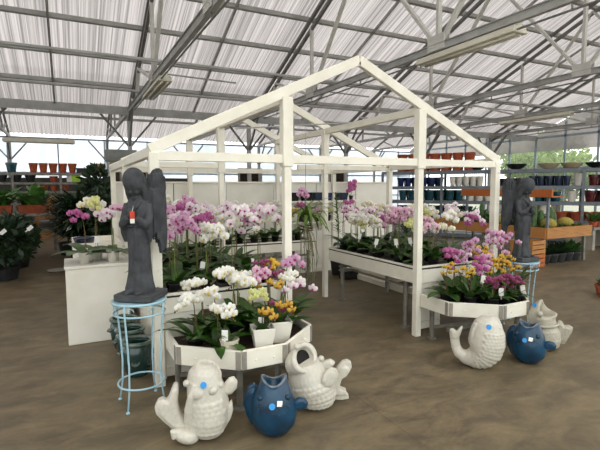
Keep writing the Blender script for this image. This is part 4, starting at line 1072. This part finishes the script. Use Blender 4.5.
def fish_curl(x, y):
    t = thing('fish_planter', 'white koi planter with tail curled up and blue sticker on its brow, past the aisle', 'fish planter', (x, y, 0), face_cam(x, y))
    raw = [((.075, .47), .035), ((.075, .455), .07), ((.07, .42), .098), ((.065, .36), .118), ((.062, .30), .13), ((.058, .23), .135), ((.045, .165), .128), ((.01, .115), .11), ((-.05, .085), .085), ((-.115, .085), .064), ((-.165, .115), .05), ((-.19, .165), .042), ((-.2, .215), .04), ((-.205, .26), .042), ((-.21, .30), .03)]
    rg = []
    for i, ((px, pz), r) in enumerate(raw):
        a = V((raw[max(i-1, 0)][0][0], 0, raw[max(i-1, 0)][0][1])); c = V((raw[min(i+1, len(raw)-1)][0][0], 0, raw[min(i+1, len(raw)-1)][0][1]))
        q = 1.12 if 1 < i < 9 else 1.0
        rg.append((V((px, 0, pz)), (c-a).normalized(), r*q, r*q*(.92 if i < 11 else .55)))
    m = MB(); m.loft(rg, 28)
    scales(m, rg, 3.4, 7.6, .034, (-.1, 1.4)); m.tube([(-.03, -.07, .42), (-.055, -.07, .33), (-.06, -.06, .22), (-.04, -.06, .14)], [.012, .018, .018, .01], 8)
    m.ring((.075, -.025, .425), .09, .006, 26, 6, tilt=Matrix.Rotation(.6, 3, 'X'))
    m.fused('body', M_fishw, t, .005, relax=1)
    fin(t, 'tail_fin', [(-.23, .22), (-.25, .28), (-.245, .325), (-.215, .325), (-.19, .305), (-.15, .36), (-.135, .35), (-.155, .28), (-.175, .22)], 0, .035, M_fishw)
    fin(t, 'side_fin', [(.16, .14), (.195, .18), (.215, .235), (.20, .25), (.175, .23), (.155, .19)], -.02, .03, M_fishw)
    eye(t, (.0, -.075, .40), .016, M_fishw); eye(t, (.15, -.06, .39), .016, M_fishw)
    sticker(t, (.075, -.108, .405), (0, -1, .35), .022)
    return t
fish_curl(3.17, 2.77)
def fish_grey(x, y):
    t = thing('fish_planter', 'greyish white fish planter with wide V mouth turned up, behind the blue one', 'fish planter', (x, y, 0), face_cam(x, y))
    rg = [((-.0, 0, .006), (0, 0, 1), .07, .07), ((0, 0, .03), (0, 0, 1), .11, .11), ((0, 0, .10), (0, 0, 1), .135, .13), ((-.005, 0, .17), (-.1, 0, 1), .13, .125), ((-.015, 0, .22), (-.1, 0, 1), .115, .11), ((-.03, 0, .26), (-.1, 0, 1), .115, .11), ((-.045, 0, .32), (-.1, 0, 1), .12, .115)]
    rg = [(V(a), V(b_), c, d) for a, b_, c, d in rg]; m = MB(); m.loft(rg, 28)
    scales(m, rg, 1.4, 3.6, .034, (-1.2, 1.2)); m.fused('body', M_fishg, t, .005, relax=1)
    seg = 28; tl = Matrix.Rotation(.75, 3, 'Y') @ Matrix.Rotation(.3, 3, 'X'); c = V((-.015, -.01, .385)); h = MB(); rings = []
    for r, z in ((.112, -.12), (.120, -.05), (.112, .0), (.10, .02), (.085, .012), (.075, -.03), (.05, -.11), (.02, -.13)):
        rings.append([tl @ V((r*math.cos(2*PI*k/seg)*.95, r*math.sin(2*PI*k/seg), z+.035*math.cos(4*PI*k/seg)))+c for k in range(seg)])
    n = len(rings)
    h.add([p for r in rings for p in r], [(i*seg+k, i*seg+(k+1) % seg, (i+1)*seg+(k+1) % seg, (i+1)*seg+k) for i in range(n-1) for k in range(seg)]+[tuple((n-1)*seg+k for k in range(seg))])
    h.build('gaping_mouth', M_fishg, t, smooth=True)
    eye(t, (-.06, -.115, .37), .025, M_fishg)
    m = MB(); m.ring((-.02, 0, .245), .118, .014, 28, 6, tilt=Matrix.Rotation(-.1, 3, 'Y')); m.build('gill_ridge', M_fishg, t, smooth=True)
    fin(t, 'tail_fin', [(.06, .10), (.10, .06), (.16, .07), (.185, .12), (.22, .2), (.225, .24), (.19, .26), (.15, .25), (.13, .29), (.10, .29), (.07, .22)], .02, .045, M_fishg)
    sticker(t, (-.108, -.085, .445), (-.5, -1, .3), .021)
    return t
fish_grey(4.13, 2.80)

# dark green strawberry jars behind the wire stand
def jar(x, y, label):
    t = thing('strawberry_jar', label, 'pot', (x, y, 0), rf.uniform(0, 1), 'green glazed strawberry jars')
    m = MB(); m.lathe([(.085, 0), (.09, .01), (.118, .10), (.132, .19), (.125, .245), (.105, .27), (.10, .28), (.095, .27), (.11, .2), (.09, .05)], 28); m.build('body', M_green, t, smooth=True)
    m = MB(); m.ring((0, 0, .29), .118, .018, 30, 8); m.build('rim', M_greenr, t, smooth=True)
    for k in range(4):
        a = -PI/2-.4+k*PI/2; z = .14 if k % 2 == 0 else .2; o = V((math.cos(a)*.128, math.sin(a)*.128, z))
        m = MB(); m.ring((0, 0, 0), .028, .008, 16, 6, tilt=Matrix.Rotation(a, 3, 'Z') @ Matrix.Rotation(.45, 3, 'Y')); m.v = [tuple(V(v)+o) for v in m.v]; m.build('pocket_lip', M_greenr, t, smooth=True)
        m = MB(); m.ball(o-V((math.cos(a)*.012, math.sin(a)*.012, .012)), (.03, .03, .024), 10, 6); m.build('pocket', M_green, t, smooth=True)
jar(.47, 4.02, 'dark green glazed strawberry jar at the front of its row, behind the wire stand')
jar(.46, 4.40, 'dark green glazed strawberry jar second in its row behind the wire stand')
jar(.44, 4.78, 'dark green glazed strawberry jar at the back of its row, before the pedestal')

# ------------------------------------------------------------------ plants at the left
def shrub(loc, label, crown, n, size, m_, potr=.2, poth=.28, rng=rng, blade=False, z0=.3, group=None, tags=()):
    t = thing('potted_shrub', label, 'shrub', loc, 0, group)
    m = MB(); m.lathe([(potr*.78, 0), (potr, poth*.92), (potr*1.05, poth), (potr*.92, poth), (potr*.9, poth*.9)], 18); m.build('pot', M_blackpl, t)
    m = MB()
    if blade:
        for i in range(n):
            a = rng.uniform(0, 6.28); r = rng.uniform(0, .5); z = rng.uniform(z0, z0+crown[2]*1.4)
            m.leaf((crown[0]*r*math.cos(a), crown[1]*r*math.sin(a), z), (math.cos(a), math.sin(a), rng.uniform(.2, 1.6)), size*rng.uniform(.7, 1.3), size*.11, rng.uniform(.6, 1.6), 4)
    else:
        cloud(m, (0, 0, z0+crown[2]), crown, n, size, rng, .25)
    m.build('foliage', m_, t)
    m = MB(); m.tube([(0, 0, poth*.8), (.02, 0, z0+crown[2]*.6), (0, .02, z0+crown[2]*1.5)], [.025, .02, .01], 6); m.build('trunk', M_bark, t)
    for q in tags:
        inst('price_tag', TAG, t, q, rot=(-.3, .9, .2), scale=1.7)
    return t
GS = 'shrubs along the left aisle'
shrub((-1.05, 9.35, 0), 'dense dark shrub nearest the viewer along the left aisle, with white tags', (.55, .5, .44), 800, .085, M_leafd, .24, .22, z0=.22, group=GS, tags=((.0, -.5, .82), (.38, -.42, .86)))
shrub((-2.1, 9.6, 0), 'dark shrub cut off by the left edge beside the nearest aisle shrub', (.55, .5, .46), 800, .085, M_leafd, .24, .22, z0=.2, group=GS)
shrub((-.98, 10.7, 0), 'dark shrub second back along the left aisle', (.42, .45, .42), 600, .085, M_leafd, .24, .22, z0=.22, group=GS)
shrub((-1.1, 12.0, 0), 'grassy dark plant third back along the left aisle', (.4, .4, .4), 380, .45, M_leafd, .24, .25, blade=True, z0=.25, group=GS)
shrub((-2.3, 11.6, 0), 'leafy shrub behind the cut-off one at the left edge', (.5, .5, .45), 600, .1, M_leafm, .25, .25, z0=.25, group=GS)
GM = 'dark plants behind the box pedestal'
shrub((.18, 10.3, 0), 'feathery dark green palm in a black pot before the tall shrub', (.4, .4, .5), 420, .55, M_leafd, .2, .3, blade=True, z0=.55, group=GM, tags=((-.25, -.3, .75),))
shrub((.72, 9.6, 0), 'bushy green shrub right behind the white bin table', (.45, .45, .6), 800, .08, M_leafd, .2, .3, z0=.45, group=GM)
shrub((.62, 11.2, 0), 'tall dark conifer-like shrub rising behind the cream orchid', (.5, .5, .95), 1100, .09, M_leafd, .22, .3, z0=.25, group=GM)
shrub((-.05, 12.2, 0), 'dark feathery shrub farther back beside the timber board', (.45, .45, .6), 420, .5, M_leafd, .22, .3, blade=True, z0=.4, group=GM)
shrub((1.35, 11.9, 0), 'dark shrub beside the grey sign kiosk', (.4, .4, .6), 600, .09, M_leafd, .22, .3, z0=.3, group=GM)
m = MB(); m.lathe([(.14, 0), (.2, .03), (.205, .035), (.19, .035), (.13, .012)], 24); tag(m.build('saucer', M_conc, None, (-.22, 9.8, 0), smooth=True), 'pale plant saucer lying on the floor by the dark palm', 'saucer')
# planter table with big leafy plants
pt = thing('plant_table', 'long plant table at the far left carrying terracotta troughs', 'table', (-1.25, 13.6, 0))
m = MB(); m.box((0, 0, .92), (2.0, .8, .06)); m.build('top', M_conc, pt)
for sx in (-.9, .9):
    for sy in (-.33, .33):
        m = MB(); m.box((sx, sy, .445), (.06, .06, .89)); m.build('leg', M_galv, pt)
def trough(x, y, z, w, label):
    t = thing('terracotta_trough', label, 'planter', (x, y, z), 0, 'terracotta troughs with big-leaved plants')
    m = MB(); vs = []
    for zz, s, d in ((0, w*.46, .12), (.2, w*.5, .15), (.22, w*.52, .16), (.22, w*.46, .12), (.17, w*.45, .11)): vs += [(-s, -d, zz), (s, -d, zz), (s, d, zz), (-s, d, zz)]
    m.add(vs, [(a*4+k, a*4+(k+1) % 4, a*4+4+(k+1) % 4, a*4+4+k) for a in range(4) for k in range(4)]+[(16, 17, 18, 19), (3, 2, 1, 0)]); m.build('trough', M_terra, t)
    m = MB()
    for i in range(40):
        a = rng.uniform(0, 6.28); m.leaf((rng.uniform(-w*.35, w*.35), rng.uniform(-.06, .06), .18), (math.cos(a), math.sin(a), rng.uniform(.6, 2)), rng.uniform(.5, .85), .17, rng.uniform(.8, 1.5), 5)
    m.build('foliage', M_leaff, t, smooth=True)
trough(-1.62, 13.5, .95, .7, 'terracotta trough of big leaves at the left edge of the plant table')
trough(-.8, 13.5, .95, .7, 'terracotta trough of big leaves at the timber end of the plant table')
ab = thing('timber_easel', 'orange timber A-frame standing at the end of the left aisle', 'easel', (-.62, 16.0, 0))
for sy, rx in ((-.18, -.14), (.18, .14)):
    m = MB(); R_ = Matrix.Rotation(rx, 3, 'X')
    for sx in (-.27, .27): m.box((sx, sy, .68), (.08, .04, 1.36), R_)
    for zz in (.12, 1.3, .7): m.box((0, sy+(zz-.68)*(-math.tan(rx)), zz), (.6, .035, .1), R_)
    m.build('side_frame', M_wood, ab)
m = MB(); m.box((0, -.205, .95), (.5, .02, .62), Matrix.Rotation(-.14, 3, 'X')); m.build('board', M_wood, ab)

# far left pot rack
def rack(name, label, loc, rz, L, D, levels, mt, cols, bh=.1):
    t = thing(name, label, 'rack', loc, rz)
    for z in levels:
        m = MB(); m.box((0, 0, z-.03), (L, D, .03)); m.build('shelf', mt, t)
        m = MB(); m.box((0, -D/2-.015, z-.05), (L, .03, bh)); m.box((0, D/2+.015, z-.05), (L, .03, bh)); m.build('shelf_beam', mt, t)
    for i in range(cols):
        x = -L/2+.03+(L-.06)*i/(cols-1)
        for sy in (-1, 1):
            m = MB(); m.box((x, sy*(D/2+.03), levels[0]/2-.02), (.07, .05, levels[0]-.04)); m.build('upright', mt, t)
    return t
rack('pot_rack', 'grey steel pot rack along the far wall at left', (-.9, 17.7, 0), 0, 4.2, .6, [2.1, 1.79, 1.49, 1.09, .5], M_galv, 4, .06)
def pm(r, h, m_, name='pot'): 
    p = MB(); p.lathe([(r*.68, 0), (r*.92, h*.78), (r*1.0, h*.78), (r*1.02, h), (r*.9, h), (r*.84, h*.8)], 20); return p.mesh(name, m_, False)
PT = pm(.135, .32, M_terra); PTs = pm(.13, .2, M_terra); PB_ = pm(.16, .22, M_blackpl); PTl = pm(.17, .32, M_teal)
for i, x in enumerate((-1.0, -.71, -.42, -.13, .16)):
    tag(inst('terracotta_pot', PT, None, (x, 17.6, 2.1)), 'terracotta pot on top of the far left rack, %s from its teal pot' % ORD[i], 'pot', 'terracotta pots on the far left rack')
tag(inst('teal_pot', PTl, None, (-1.62, 17.6, 2.1)), 'teal pot on top of the far left rack', 'pot')
for i, (x, z) in enumerate(((-.42, 1.79), (-.72, 1.49), (-.42, 1.49), (-.1, 1.49))):
    tag(inst('terracotta_pot', PTs, None, (x, 17.58, z)), ['terracotta pot alone on the second shelf down of the far left rack', 'left of the three terracotta pots on the third shelf down, far left rack', 'middle of the three terracotta pots on the third shelf down, far left rack', 'right of the three terracotta pots on the third shelf down, far left rack'][i], 'pot', 'small terracotta pots on the far left rack')
for i in range(5):
    tag(inst('black_pot', PB_, None, (-2.7+i*.4, 17.58, 1.79)), 'black pot, second shelf of the far left rack, %s from its left end' % ORD[i], 'pot', 'black pots on the far left rack')
for i in range(4):
    tag(inst('black_pot', PB_, None, (-.6+i*.38, 17.58, 1.09)), 'black pot, fourth shelf of the far left rack, %s from its left end' % ORD[i], 'pot', 'black pots on the far left rack')
for i, (x, w, h, m_, lb) in enumerate(((.05, .16, .24, M_tag, 'white bag on the second shelf of the far left rack'), (.26, .26, .22, M_lime, 'lime green bag on the second shelf of the far left rack'))):
    m = MB(); m.box((0, 0, h/2), (w, .2, h)); m.box((0, 0, h), (w*.8, .12, .03)); tag(m.build('garden_bag', m_, None, (x, 17.55, 1.79), bevel=.02), lb, 'bag')
for i, (x, w, h, lb) in enumerate(((.44, .32, .17, 'flat black crate on top of the far left rack'), (.74, .2, .28, 'tall black crate on top of the far left rack, by the carton'))):
    m = MB(); m.box((0, 0, h/2), (w, .35, h)); m.box((0, 0, h-.02), (w+.03, .38, .03)); tag(m.build('black_crate', M_blackpl, None, (x, 17.6, 2.1)), lb, 'crate')
m = MB(); m.box((0, 0, .17), (.26, .3, .34)); m.box((0, 0, .342), (.06, .31, .004)); tag(m.build('carton', M_wood, None, (1.04, 17.7, 2.1)), 'brown carton on top of the far left rack beside the black crates', 'carton')
# grey kiosk with posters
ks = thing('sign_kiosk', 'grey sign kiosk with a header board and posters behind the frame at left', 'kiosk', (1.25, 13.0, 0))
m = MB(); m.box((0, 0, 1.15), (.5, .3, 2.3)); m.build('column', M_conc, ks)
m = MB(); m.box((.03, -.05, 2.43), (.76, .36, .3)); m.build('header_board', M_grey, ks, bevel=.006)
m = MB(); m.box((-.12, -.165, 1.9), (.18, .012, .5)); m.build('poster', M_brown, ks)
m = MB(); m.box((.12, -.165, 1.9), (.2, .012, .5)); m.build('poster', M_tag, ks)
m = MB(); m.box((.1, -.165, 1.3), (.2, .012, .4)); m.build('poster', M_blue, ks)
m = MB(); m.tube([(.0, -.25, 2.5), (-.05, -.36, 2.75), (.02, -.4, 2.95)], .02, 6)

# ------------------------------------------------------------------ right-hand racks
RC = V((11.75, 9.35, 0)); RA = math.atan2(-3.7, 2.7)
rack('pot_rack', 'long blue-grey pot rack filled with glazed pots before the end wall', RC, RA, 7.6, .6, [2.08, 1.60, 1.15, .62, .14], M_rack, 5)
ru = V((math.cos(RA), math.sin(RA), 0)); rn = V((-ru.y, ru.x, 0))
def on_rack(u, d, z): return RC+ru*u+rn*d+V((0, 0, z))
def px_u(px): return (px-515)*.0272
bowl = MB(); bowl.lathe([(.1, 0), (.2, .05), (.29, .15), (.30, .16), (.28, .16), (.18, .06)], 24)
BW = {k: None for k in ()}
def bowlm(m_): b2 = MB(); b2.v = list(bowl.v); b2.f = list(bowl.f); b2.m = list(bowl.m); return b2.mesh('bowl', m_, True)
BWd, BWt = bowlm(M_blackpl), bowlm(M_tan)
for i, (px, me, lb) in enumerate(((482, BWd, 'black bowl planter beside the terracotta stack'), (522, BWd, 'black bowl planter above the untagged statue'), (553, BWt, 'tan bowl planter, first of the pair'), (574, BWt, 'tan bowl planter, nearer the right edge'), (596, BWd, 'black bowl planter at the right edge'))):
    tag(inst('bowl_planter', me, None, on_rack(px_u(px), -.05, 2.08)), lb+' on top of the long pot rack', 'bowl', 'bowl planters on the long pot rack')
bx = MB(); bx.lathe([(.135, 0), (.158, .2), (.168, .2), (.17, .27), (.15, .27), (.14, .22)], 18); BX = bx.mesh('pot', M_terra)
n = 0
for tier in range(2):
    for i in range(7):
        for d in ((-.14,) if tier else (-.14, .16)):
            u = px_u(396)+i*.345+.05
            lb = 'terracotta pot atop the long rack, %s, %s from its left end' % ('upper tier' if tier else ('front lower tier' if d < 0 else 'back lower tier'), ORD[i])
            tag(inst('terracotta_pot', BX, None, on_rack(u+(.0 if not tier else .02), d, 2.08+tier*.272)), lb, 'pot', 'terracotta pots stacked on the long rack')
def row(px0, px1, n, m_, r, h, z, word, grp, place, d=-.13, zg=True):
    me = pm(r, h, m_)
    if n > 1:
        for i in range(n-1):
            u = px_u(px0+(px1-px0)*(i+1)/n)
            tag(inst('glazed_pot', me, None, on_rack(u, .19, z)), '%s pot, back row of %s of long rack, %s from the left' % (word, place, ORD[i]), 'pot', grp+', back row')
    for i in range(n):
        u = px_u(px0+(px1-px0)*(i+.5)/n)
        tag(inst('glazed_pot' if m_ is not M_tag else 'white_pot', me, None, on_rack(u, d, z)), ('%s pot on the %s of the long rack' % (word, place) if n == 1 else '%s pot, %s of long rack, %s of its row from the left' % (word, place, ORD[i])), 'pot', grp)
row(392, 447, 6, M_blue, .121, .28, 1.60, 'cobalt blue glazed', 'cobalt pots', 'second shelf')
row(453, 490, 5, M_potw, .096, .30, 1.60, 'white glazed', 'white pots', 'second shelf')
row(498, 532, 4, M_blackpl, .11, .22, 1.60, 'black', 'black pots', 'second shelf')
row(534, 574, 5, M_navy, .105, .28, 1.60, 'navy glazed', 'navy pots', 'second shelf')
row(575, 585, 1, M_potw, .12, .34, 1.60, 'tall white', 'tall white pot', 'second shelf', d=-.1)
row(587, 612, 2, M_oxred, .14, .3, 1.60, 'oxblood red', 'oxblood pots', 'second shelf')
row(394, 470, 7, M_teal, .14, .33, 1.15, 'teal glazed', 'teal pots', 'third shelf')
row(472, 500, 3, M_potw, .12, .3, 1.15, 'white glazed', 'white pots on the third shelf', 'third shelf')
row(540, 566, 3, M_teal, .11, .28, 1.15, 'small teal', 'small teal pots', 'third shelf')
row(568, 582, 1, M_potw, .13, .3, 1.15, 'squat white', 'squat white pot', 'third shelf')
row(584, 612, 2, M_oxred, .15, .32, 1.15, 'oxblood red', 'oxblood pots on the third shelf', 'third shelf')
row(500, 556, 5, M_potw, .125, .42, .62, 'tall white', 'tall white planters', 'fourth shelf', d=-.12)
row(392, 480, 7, M_navy, .15, .36, .62, 'large navy glazed', 'large navy pots', 'fourth shelf')
row(560, 612, 4, M_terra, .14, .24, .62, 'terracotta', 'terracotta pots on the fourth shelf', 'fourth shelf')

# cactus table
ct = thing('cactus_table', 'orange timber tray table holding cacti, with a plank shelf on posts above', 'table', (9.15, 5.8, 0))
def CP(n, m, mt=M_wood): return m.build(n, mt, ct, (-9.15, -5.8, 0), bevel=.004)
for a, c in (((8.43, 5.8), (9.9, 5.8)), ((8.43, 5.8), (8.43, 9.0)), ((9.9, 5.8), (9.9, 9.0)), ((8.43, 9.0), (9.9, 9.0))):
    m = MB(); m.bar((a[0], a[1], .65), (c[0], c[1], .65), .05, .22); CP('tray_board', m)
m = MB(); m.box((9.165, 7.4, .57), (1.45, 3.2, .03)); CP('tray_bottom', m)
for x in (8.5, 9.83):
    for y in (5.9, 7.4, 8.9):
        m = MB(); m.box((x, y, .3), (.06, .06, .6)); CP('leg', m, M_galv)
m = MB(); m.box((8.43, 6.85, 1.45), (.05, 2.3, .16)); m.box((8.6, 6.85, 1.38), (.32, 2.3, .025)); CP('plank_shelf', m, M_woodo)
for y in (5.83, 7.9):
    m = MB(); m.box((8.5, y, 1.0), (.05, .05, .76)); CP('shelf_post', m, M_rack)
m = MB(); m.lathe([(.06, .55), (.06, .56)], 8)
# cacti
def barrel(x, y, r, label, m_=M_gold):
    t = thing('barrel_cactus', label, 'cactus', (x, y, .585), 0, 'cacti on the tray table')
    m = MB(); m.lathe([(r*.7, 0), (r*.9, .12), (r*.95, .14), (r*.85, .14), (r*.8, .12)], 18); m.build('pot', M_blackpl, t)
    m = MB(); prof = [(r*math.cos(q), .12+r*.75+r*.75*math.sin(q)) for q in [(-1.3+2.85*i/9) for i in range(10)]]; m.lathe(prof, 44, ribs=22, rib=.06); m.build('ribbed_body', m_, t, smooth=True)
barrel(8.85, 6.05, .15, 'golden barrel cactus on the front corner of the tray table'); barrel(9.45, 6.08, .15, 'golden barrel cactus at the right end of the tray table'); barrel(8.75, 7.2, .15, 'small brown-spined barrel cactus behind the front ones on the tray table')
def column(x, y, h, label, z=.585):
    t = thing('tall_cactus', label, 'cactus', (x, y, z), 0, 'column cacti on the tray table')
    m = MB(); m.lathe([(.08, 0), (.1, .12), (.105, .13), (.09, .13)], 14); m.build('pot', M_terra, t)
    m = MB(); m.lathe([(.04, .1), (.052, .2), (.052, h*.85), (.036, h*.96), (.01, h)], 28, ribs=7, rib=.12); m.build('ribbed_stem', M_cactus, t, smooth=True)
for i, (x, y, h) in enumerate(((8.62, 6.22, .6), (9.0, 6.33, .5), (9.28, 6.3, .56), (9.66, 6.5, .45), (9.0, 7.9, .6))):
    column(x, y, h, ['tallest ribbed column cactus near the front corner of the tray table', 'column cactus just behind the tallest one on the tray table', 'column cactus mid-tray behind the barrel cacti', 'short column cactus at the right of the tray table', 'column cactus at the rear of the tray table'][i])
def succ(x, y, z, label, m_=M_leafm, pr=.075, ph=.1, n=26, L=.1, pmz=M_terra, grp='small pots of succulents on the tray table'):
    t = thing('potted_succulent', label, 'succulent', (x, y, z), 0, grp)
    m = MB(); m.lathe([(pr*.72, 0), (pr*.95, ph*.8), (pr*1.05, ph*.8), (pr*1.05, ph), (pr*.9, ph), (pr*.85, ph*.85)], 16); m.build('pot', pmz, t)
    m = MB()
    for i in range(n):
        a = i*2.4; m.leaf((0, 0, ph*.85), (math.cos(a), math.sin(a), rng.uniform(.3, 2)), L*rng.uniform(.7, 1.2), L*.28, .4, 3)
    m.build('foliage', m_, t, smooth=True)
for i in range(9):
    succ(8.56, 6.0+i*.28, .585, 'small succulent along the aisle edge of the cactus tray, %s from its corner' % ORD[i], pr=.085, ph=.15, L=.13)
for i in range(4):
    succ(9.05+i*.16 if i < 2 else 9.1+i*.2, 5.93, .585, 'small terracotta succulent behind the front tray board, %s from the left' % ORD[i], pr=.07, ph=.17, L=.1)
for i in range(10):
    succ(8.78+.08*(i % 2), 6.35+i*.25, .585, 'leafy pot in the second line of the cactus tray, %s from its front' % ORD[i], pr=.09, ph=.15, L=.22, n=30, m_=M_leafm if i % 3 else M_leafd, pmz=M_terra if i % 2 else M_blackpl, grp='leafy pots in the second line of the cactus tray')
for i in range(6):
    succ(9.15+.1*(i % 3), 6.55+i*.4, .585, 'taller leafy pot mid-tray on the cactus table, %s from its front' % ORD[i], pr=.1, ph=.18, L=.36, n=30, m_=M_leafm, grp='taller leafy pots mid-tray')
for i in range(5):
    succ(8.68+i*.25, 6.0, .0, 'black pot of strappy leaves on the floor under the tray, %s from the left' % ORD[i], m_=M_leafm if i > 2 else M_leafd, pr=.13, ph=.2, n=30, L=.3, pmz=M_blackpl, grp='black pots under the tray table')
for k in range(2):
    cr = thing('wooden_crate', ['slatted orange wooden crate on the floor beside the cactus table', 'slatted orange wooden crate stacked on another beside the cactus table'][k], 'crate', (8.1, 5.95, .27*k), .1)
    for zz in (.035, .125, .215):
        m = MB(); 
        for sy in (-.22, .22): m.box((0, sy, zz+.01), (.46, .02, .07))
        for sx in (-.22, .22): m.box((sx, 0, zz+.01), (.02, .42, .07))
        m.build('slats', M_woodo if k == 0 else M_wood, cr)
    for sx in (-.2, .2):
        for sy in (-.2, .2):
            m = MB(); m.box((sx, sy, .135), (.035, .035, .27)); m.build('corner_post', M_wood, cr)
# grey table beyond
gt = thing('plant_table', 'low grey table with potted greens beyond the cactus table at the right edge', 'table', (12.0, 7.0, 0))
m = MB(); m.box((0, 0, .54), (1.2, .8, .06)); m.build('top', M_grey, gt)
for sx in (-.5, .5):
    m = MB(); m.box((sx, 0, .255), (.1, .7, .51)); m.build('trestle', M_conc, gt)
for i in range(4):
    succ(11.6+i*.26, 6.75, .57, 'terracotta pot of greens on the low grey table, %s from the left' % ORD[i], pr=.1, ph=.14, L=.3, n=24, grp='greens on the low grey table')
for i, (x, y, lb) in enumerate(((6.82, 3.74, 'terracotta pot of green sprigs on the open floor at the right edge'), (7.0, 3.6, 'terracotta pot of green sprigs beyond the first one at the right edge'), (6.98, 3.88, 'terracotta pot of green sprigs behind the other two at the right edge'))):
    succ(x, y, 0, lb, pr=.1, ph=.15, L=.14, n=40, grp='terracotta pots on the open floor')

# ------------------------------------------------------------------ camera, sky
pit, roll, f = .084, -.004, 454.85
r_ = V((math.cos(YAW), -math.sin(YAW), 0)); fw = V((math.sin(YAW)*math.cos(pit), math.cos(YAW)*math.cos(pit), -math.sin(pit))); up = r_.cross(fw)
Mx = Matrix((r_, up, -fw)).transposed() @ Matrix.Rotation(roll, 3, 'Z')
cam = bpy.data.cameras.new('camera'); co = bpy.data.objects.new('camera', cam); COL.objects.link(co)
cam.sensor_width = 36; cam.lens = f/600*36; cam.clip_start = .05; cam.clip_end = 300
co.matrix_world = Matrix.Translation((0, 0, 1.6)) @ Mx.to_4x4()
SC.camera = co
w = bpy.data.worlds.new('sky'); SC.world = w; w.use_nodes = True
nt = w.node_tree; bg = nt.nodes['Background']
tc = nt.nodes.new('ShaderNodeTexCoord'); nz = nt.nodes.new('ShaderNodeTexNoise'); nz.inputs['Scale'].default_value = 2.2; nz.inputs['Detail'].default_value = 5
nt.links.new(tc.outputs['Generated'], nz.inputs['Vector'])
rp = nt.nodes.new('ShaderNodeValToRGB'); rp.color_ramp.elements[0].position = .38; rp.color_ramp.elements[0].color = (.93, .94, .95, 1); rp.color_ramp.elements[1].position = .62; rp.color_ramp.elements[1].color = (1, .985, .95, 1)
nt.links.new(nz.outputs['Fac'], rp.inputs['Fac']); nt.links.new(rp.outputs['Color'], bg.inputs['Color'])
bg.inputs['Strength'].default_value = 3.0
SC.view_settings.view_transform = 'Standard'; SC.view_settings.look = 'None'; SC.view_settings.gamma = 1; SC.view_settings.exposure = 0
SC.view_settings.use_curve_mapping = False
SC.cycles.use_denoising = True
SC.cycles.max_bounces = 8; SC.cycles.diffuse_bounces = 3; SC.cycles.transparent_max_bounces = 16; SC.cycles.sample_clamp_indirect = 6
